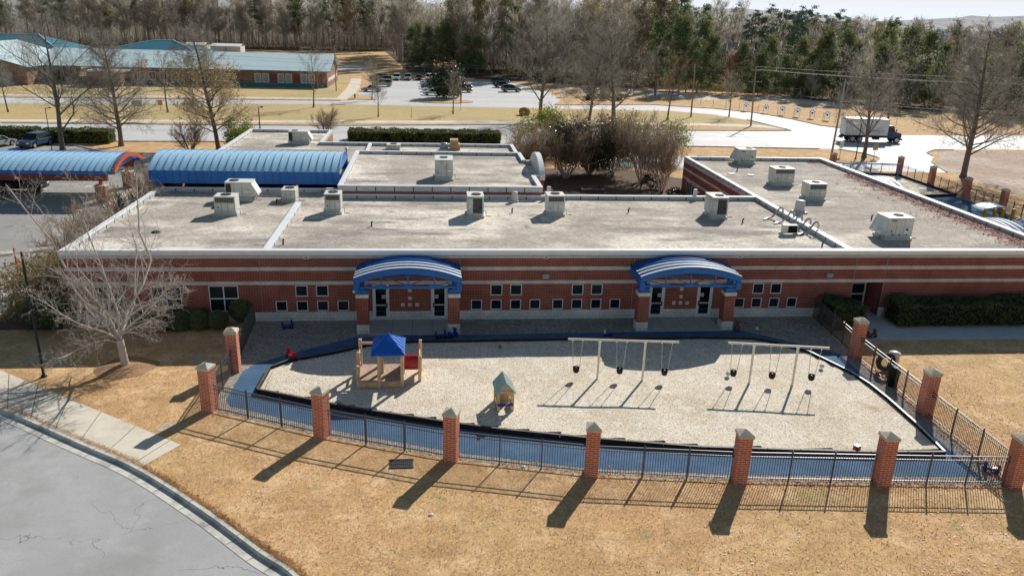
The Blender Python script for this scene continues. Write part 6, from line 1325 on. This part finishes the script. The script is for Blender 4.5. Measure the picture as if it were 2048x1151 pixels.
MB().box(-90, -66, -8.06, -8, 0, 2.6).build('siding', 'frame_grey', u)
def hip(x0, x1, y0, y1, ze, zr, rx0, rx1):
    m = MB(); yc = (y0+y1)/2; a, b, c, d = (x0, y0, ze), (x1, y0, ze), (x1, y1, ze), (x0, y1, ze); p, q = (rx0, yc, zr), (rx1, yc, zr)
    m.face([a, b, q, p]); m.face([b, c, q]); m.face([c, d, p, q]); m.face([d, a, p])
    for s_, t in ((a, p), (b, q), (p, q)): m.tube(s_, (t[0], t[1], t[2]+.06), .16, n=4, m=1)
    return m
def hall(label, x0, x1, y0, y1, ze, zr, r0, r1):
    h = thing('school_hall', label, 'building', ((x0+x1)/2, (y0+y1)/2, 0)); cx_, cy_ = (x0+x1)/2, (y0+y1)/2
    MB().box(x0+.6-cx_, x1-.6-cx_, y0+.6-cy_, y1-.6-cy_, 0, ze).build('wall', 'school_brick', h); hip(x0-cx_, x1-cx_, y0-cy_, y1-cy_, ze, zr, r0-cx_, r1-cx_).build('roof', ['teal_dark', 'teal_roof'], h)
hall('dark teal hipped roof of a school hall behind the long roof', -92, -62, 186, 206, 4.7, 7.9, -77, -72); hall('larger teal hipped roof of a school hall at the far left', -150, -97, 182, 206, 4.8, 8.6, -130, -107)
for k, (x, y, L_) in enumerate([(-90.5, 288, 7.5), (-78, 284, 11)]):
    h = thing('trailer_classroom', 'white trailer classroom behind the teal halls, '+['left', 'right'][k]+' of two', 'trailer', (x, y, 0)); MB().box(-L_/2, L_/2, -4, 4, .4, 2.9).build('wall', 'trailer_white', h); m = MB(); m.face([(-L_/2-.2, -4.3, 2.9), (L_/2+.2, -4.3, 2.9), (L_/2+.2, 0, 3.7), (-L_/2-.2, 0, 3.7)]); m.face([(-L_/2-.2, 0, 3.7), (L_/2+.2, 0, 3.7), (L_/2+.2, 4.3, 2.9), (-L_/2-.2, 4.3, 2.9)]); m.build('roof', 'sign_white', h)
    MB().box(-.4, .4, -4.05, -4, .5, 2.4).build('door', 'frame_grey', h)
h = thing('house', 'house with a low grey-red hipped roof among the distant trees', 'building', (99, 214, 0), -.2); h.scale = (.72, .72, 1.1); MB().box(-7, 7, -5, 5, 0, 6.8).build('wall', 'school_brick', h); m = MB(); a = [(-8, -6, 6.8), (8, -6, 6.8), (8, 6, 6.8), (-8, 6, 6.8)]
m.face([a[0], a[1], (4, 0, 10.2), (-4, 0, 10.2)]); m.face([a[1], a[2], (4, 0, 10.2)]); m.face([a[2], a[3], (-4, 0, 10.2), (4, 0, 10.2)]); m.face([a[3], a[0], (-4, 0, 10.2)]); m.build('roof', 'leaf_litter', h)
for k, (x, y) in enumerate([(-49.5, 322), (-41, 324)]):
    h = thing('football_goal', 'small white goal frame on the far field, '+['left', 'right'][k]+' of two', 'goal', (x, y, 0)); MB().pipe([(-2.2, 0, 0), (-2.2, 0, 2.2), (2.2, 0, 2.2), (2.2, 0, 0)], .07).build('frame', 'play_white', h); MB().pipe([(-2.2, 0, 2.2), (-2.2, 1.6, 0), (2.2, 1.6, 0), (2.2, 0, 2.2)], .04).build('stay', 'play_white', h)
# ------------------------------------------------------------------ poles, wires, signs, paw boards
def pole(label, loc, H, r, arms, m='pole_wood', lean=(0, 0)):
    u = thing('utility_pole', label, 'utility pole', loc); MB().tube((0, 0, 0), (lean[0], lean[1], H), r, r*.68, 8).build('pole', m, u)
    for z, L_, a in arms:
        c, s_ = math.cos(a)*L_/2, math.sin(a)*L_/2; f = z/H; x = MB().obox((lean[0]*f, lean[1]*f-r, z), (L_, .1, .12), a).build('cross_arm', m, u)
        for t in (-.9, -.45, .45, .9): MB().lathe(lean[0]*f+c*t, lean[1]*f-r+s_*t, [(.05, z+.06), (.06, z+.16), (.02, z+.22)], 6).build('insulator', 'frame_grey', x)
    return u
pole('leaning plain wooden utility pole by the thin purplish tree', (50.1, 104.9, 0), 9.9, .17, [], lean=(-.2, 0)); pole('wooden utility pole with two cross arms on the road island', (57.4, 93.1, 0), 10.2, .17, [(9.6, 1.8, .1), (7.7, 2.6, .1)], lean=(-.4, 0)); pole('pale utility pole at the left of the white truck', (54.6, 57.7, 0), 10.9, .16, [(10.4, 1.0, .6)], 'pole_steel', lean=(.3, 0))
pole('tall light pole at the back of the school playing field', (-7.7, 194.4, 0), 11.4, .13, [(11.2, 1.8, 0)], 'pole_steel'); pole('tall wooden pole at the right corner of the teal-roofed school', (-21.2, 142.1, 0), 9.9, .13, [(9.0, .8, 0)]); pole('tall slim floodlight pole in front of the left woods', (-78.5, 299.7, 0), 12.5, .14, [(12.2, 2, 0)], 'pole_steel')
def wire(label, runs, r=.017):
    u = thing('overhead_wire', label, 'wire', runs[0][0], 0, 'overhead wires'); o = Vector(runs[0][0])
    m = MB()
    for a, b, sag in runs:
        a, b = Vector(a), Vector(b); pr = None
        for k in range(15):
            t = k/14; p = a.lerp(b, t)-Vector((0, 0, 4*sag*t*(1-t)))-o
            if pr is not None: m.tube(pr, p, r, n=3, caps=False)
            pr = p
    m.build('cable', 'wire', u); return u
P1, P2, P3 = (49.9, 104.9), (57.0, 93.1), (54.9, 57.7)
wire('pair of wires from the two-armed pole sweeping past the truck to the right', [((57.8, 93.1, 9.8), (140, 70, 11.5), 1.4), ((56.2, 93.1, 9.8), (140, 68.5, 11.3), 1.4), ((57, 93.1, 10.3), (140, 69.5, 12.4), 1.2)])
wire('upper wires running left from the two-armed pole toward the school', [((56.2, 93.1, 9.8), (-60, 107, 9.5), 1.2), ((57.8, 93.2, 10.2), (-60, 107.6, 10), 1.2)]); wire('wires looping from the two-armed pole to the pale steel pole', [((55.9, 93.0, 7.8), (54.9, 57.7, 8.0), 1.3), ((58.1, 93.2, 7.8), (54.95, 57.8, 7.6), 1.3), ((57, 93.1, 7.2), (54.9, 57.7, 7.1), 1.2)])
wire('wires joining the leaning pole and the two-armed pole', [((49.9, 104.9, 9.6), (57, 93.1, 8.8), .4), ((49.9, 104.9, 8.0), (57, 93.1, 7.5), .6)]); wire('low wires crossing in front of the school car park', [((57, 93.1, 6.6), (-60, 104, 6.6), 1.4), ((49.9, 104.9, 7.8), (-60, 112, 8), 1.0)]); wire('wires from the pale steel pole to the right', [((54.9, 57.7, 8.0), (120, 44, 9), 1.2), ((54.9, 57.7, 7.2), (120, 44, 8), 1.4)])
lamp_post((-25.98, 80.4, 0), 3.3, (0,), 'short black lamp post across the road behind the far left roof', r=.09, head=(.3, .3, .2), hm='black_metal'); lamp_post((59.2, 59.5, 0), 4.9, (PI,), 'black lamp post in front of the white truck', r=.08, head=(.7, .35, .1), hm='sign_white'); lamp_post((-47.05, 58.8, 0), 5.2, (0,), 'thin black lamp post beside the dark blue SUV', r=.06, head=(.3, .25, .1), hm='black_metal')
def sign(label, loc, h, w_, hh, m, rz=0):
    u = thing('road_sign', label, 'sign', loc, rz); MB().tube((0, 0, 0), (0, 0, h), .04, n=6).build('post', 'pole_wood', u); bev(MB().box(-w_/2, w_/2, -.06, -.04, h-hh, h).build('panel', m, u), .008, 1); return u
sign('tan back of a road sign right of the bare tree by the truck', (62.5, 60.6, 0), 2.0, .75, .9, 'sign_tan'); s_ = sign('small white notice sign beside the black lamp post at the truck', (57.9, 61.5, 0), 2.2, .6, 1.0, 'sign_white')
m = MB()
for k in range(4): m.box(-.2, .2-.08*(k % 2), -.066, -.06, 1.4+k*.17, 1.44+k*.17)
m.build('lettering', 'frame_grey', s_)
sign('yellow post sign on the verge right of the young tree', (5.9, 109, 0), 2.8, .35, 1.4, 'play_yellow'); sign('white marker post on the verge below the school car park', (-3.2, 95.5, 0), 1.9, .12, 1.0, 'sign_white'); sign('grey notice board on the verge at the left', (-50.5, 100, 0), 1.7, 1.6, 1.0, 'frame_grey'); sign('yellow road sign on the verge left of the small bare tree', (-46.5, 99.6, 0), 1.9, .8, .9, 'play_yellow')
u = thing('entrance_stone', 'low round brick-coloured drum on the verge left of the tall bare tree', 'marker', (17.6, 103.5, 0)); MB().lathe(0, 0, [(.9, 0), (1.1, .6), (.9, 1.15), (.3, 1.4)], 16).build('drum', 'leaf_rust', u, True)
u = thing('hydrant', 'dark fire hydrant on the kerb island by the school walk', 'hydrant', (-15.6, 126, .12)); MB().lathe(0, 0, [(.16, 0), (.13, .1), (.13, .65), (.18, .7), (.1, .85), (.03, .95)], 10).build('barrel', 'red_dark', u); MB().tube((-.25, 0, .5), (.25, 0, .5), .06).build('outlet', 'red_dark', u)
pw = thing('paw_sign', 'x', 'sign', (0, 0, 0), 0, 'white paw print boards on the wire fence')
m = MB(); P8 = [(.6*(abs(math.cos(t))**.55)*(1 if math.cos(t) > 0 else -1), .7*(abs(math.sin(t))**.55)*(1 if math.sin(t) > 0 else -1)) for t in [2*PI*k/24 for k in range(24)]]
m.face([(x, -.02, z+1.3) for x, z in P8]); m.face([(x, .02, z+1.3) for x, z in P8[::-1]])
for k in range(24): a, b = P8[k], P8[(k+1) % 24]; m.face([(a[0], -.02, a[1]+1.3), (a[0], .02, a[1]+1.3), (b[0], .02, b[1]+1.3), (b[0], -.02, b[1]+1.3)])
m.build('board', 'paw_white', pw)
m = MB()
for cx_, cz_, a, b, t in [(0, 1.07, .21, .17, 0), (-.37, 1.28, .08, .13, .5), (-.14, 1.60, .085, .15, .15), (.17, 1.61, .085, .15, -.15), (.40, 1.31, .08, .13, -.5)]:
    m.face([(cx_+a*math.cos(q)*math.cos(t)-b*math.sin(q)*math.sin(t), -.026, cz_+a*math.cos(q)*math.sin(t)+b*math.sin(q)*math.cos(t)) for q in [2*PI*k/16 for k in range(16)]])
m.build('paw_print', 'paw_navy', pw); MB().tube((-.45, .04, 0), (-.45, .04, 1.7), .03).tube((.45, .04, 0), (.45, .04, 1.7), .03).build('leg', 'pole_steel', pw)
PW = [(30.4, 138.2), (34.8, 139.7), (38.9, 140.5), (42.6, 140.2), (46.6, 139.6), (65.8, 117.1), (68.7, 113.6), (71, 110.8), (73, 108.2), (75, 106), (76.8, 103.4)]
for k, p in enumerate(PW):
    rz = 0 if k < 5 else -.65; lab = 'white paw print board on the fence, '+(['farthest left', 'second from the left', 'third from the left, beside a trunk', 'fourth from the left, behind the broad bare tree', 'fifth from the left, behind the broad bare tree'][k] if k < 5 else ['left of the two-armed pole', 'just right of the two-armed pole', 'third right of the left group', 'third from the right end', 'second from the right end', 'nearest the truck'][k-5])
    if k == 0: pw.location = (*p, 0); pw['label'] = lab
    else: dup(pw, (*p, 0), rz, lab)
u = thing('wire_fence', 'low wire fence on thin posts carrying the paw boards', 'fence', (28, 138, 0)); FL = [(28, 138.3), (35, 140), (42, 140.6), (50, 139), (58, 131), (65, 118.6), (70.5, 111.8), (75, 106.5), (78, 102), (84, 99), (92, 97), (104, 95), (118, 93)]
for a, b in zip(FL, FL[1:]):
    n_ = max(1, round(math.hypot(b[0]-a[0], b[1]-a[1])/3.6))
    for k in range(n_): t = k/n_; x, y = a[0]+(b[0]-a[0])*t-28, a[1]+(b[1]-a[1])*t-138; MB().tube((x, y+.1, 0), (x, y+.1, 1.5), .04, n=5).build('post', 'pole_wood', u)
m = MB()
for a, b in zip(FL, FL[1:]):
    for z in (.4, .9, 1.4): m.tube((a[0]-28, a[1]-137.9, z), (b[0]-28, b[1]-137.9, z), .012, n=3, caps=False)
m.build('wire', 'wire', u)
u = thing('climbing_frame', 'blue climbing frame with a pale slide on the far small playground', 'play structure', (57.5, 147, 0)); MB().box(-3, 3, -.6, .6, .9, 1.1).box(-3, -2.8, -.6, -.4, 0, 1.9).box(2.8, 3, -.6, -.4, 0, 1.9).box(-3, -2.8, .4, .6, 0, 1.9).box(2.8, 3, .4, .6, 0, 1.9).build('frame', 'blue_metal', u); MB().box(-2.9, 2.9, -.5, .5, 1.8, 1.95).build('top_bar', 'sign_tan', u)
u = thing('far_swing_set', 'thin a-frame swing set at the back of the far small playground', 'swing set', (86, 144, 0)); MB().tube((-4, 0, 2.6), (4, 0, 2.6), .06).build('beam', 'pole_steel', u)
for x in (-4, 4): MB().tube((x, -1, 0), (x, 0, 2.6), .05).tube((x, 1, 0), (x, 0, 2.6), .05).build('leg', 'pole_steel', u)
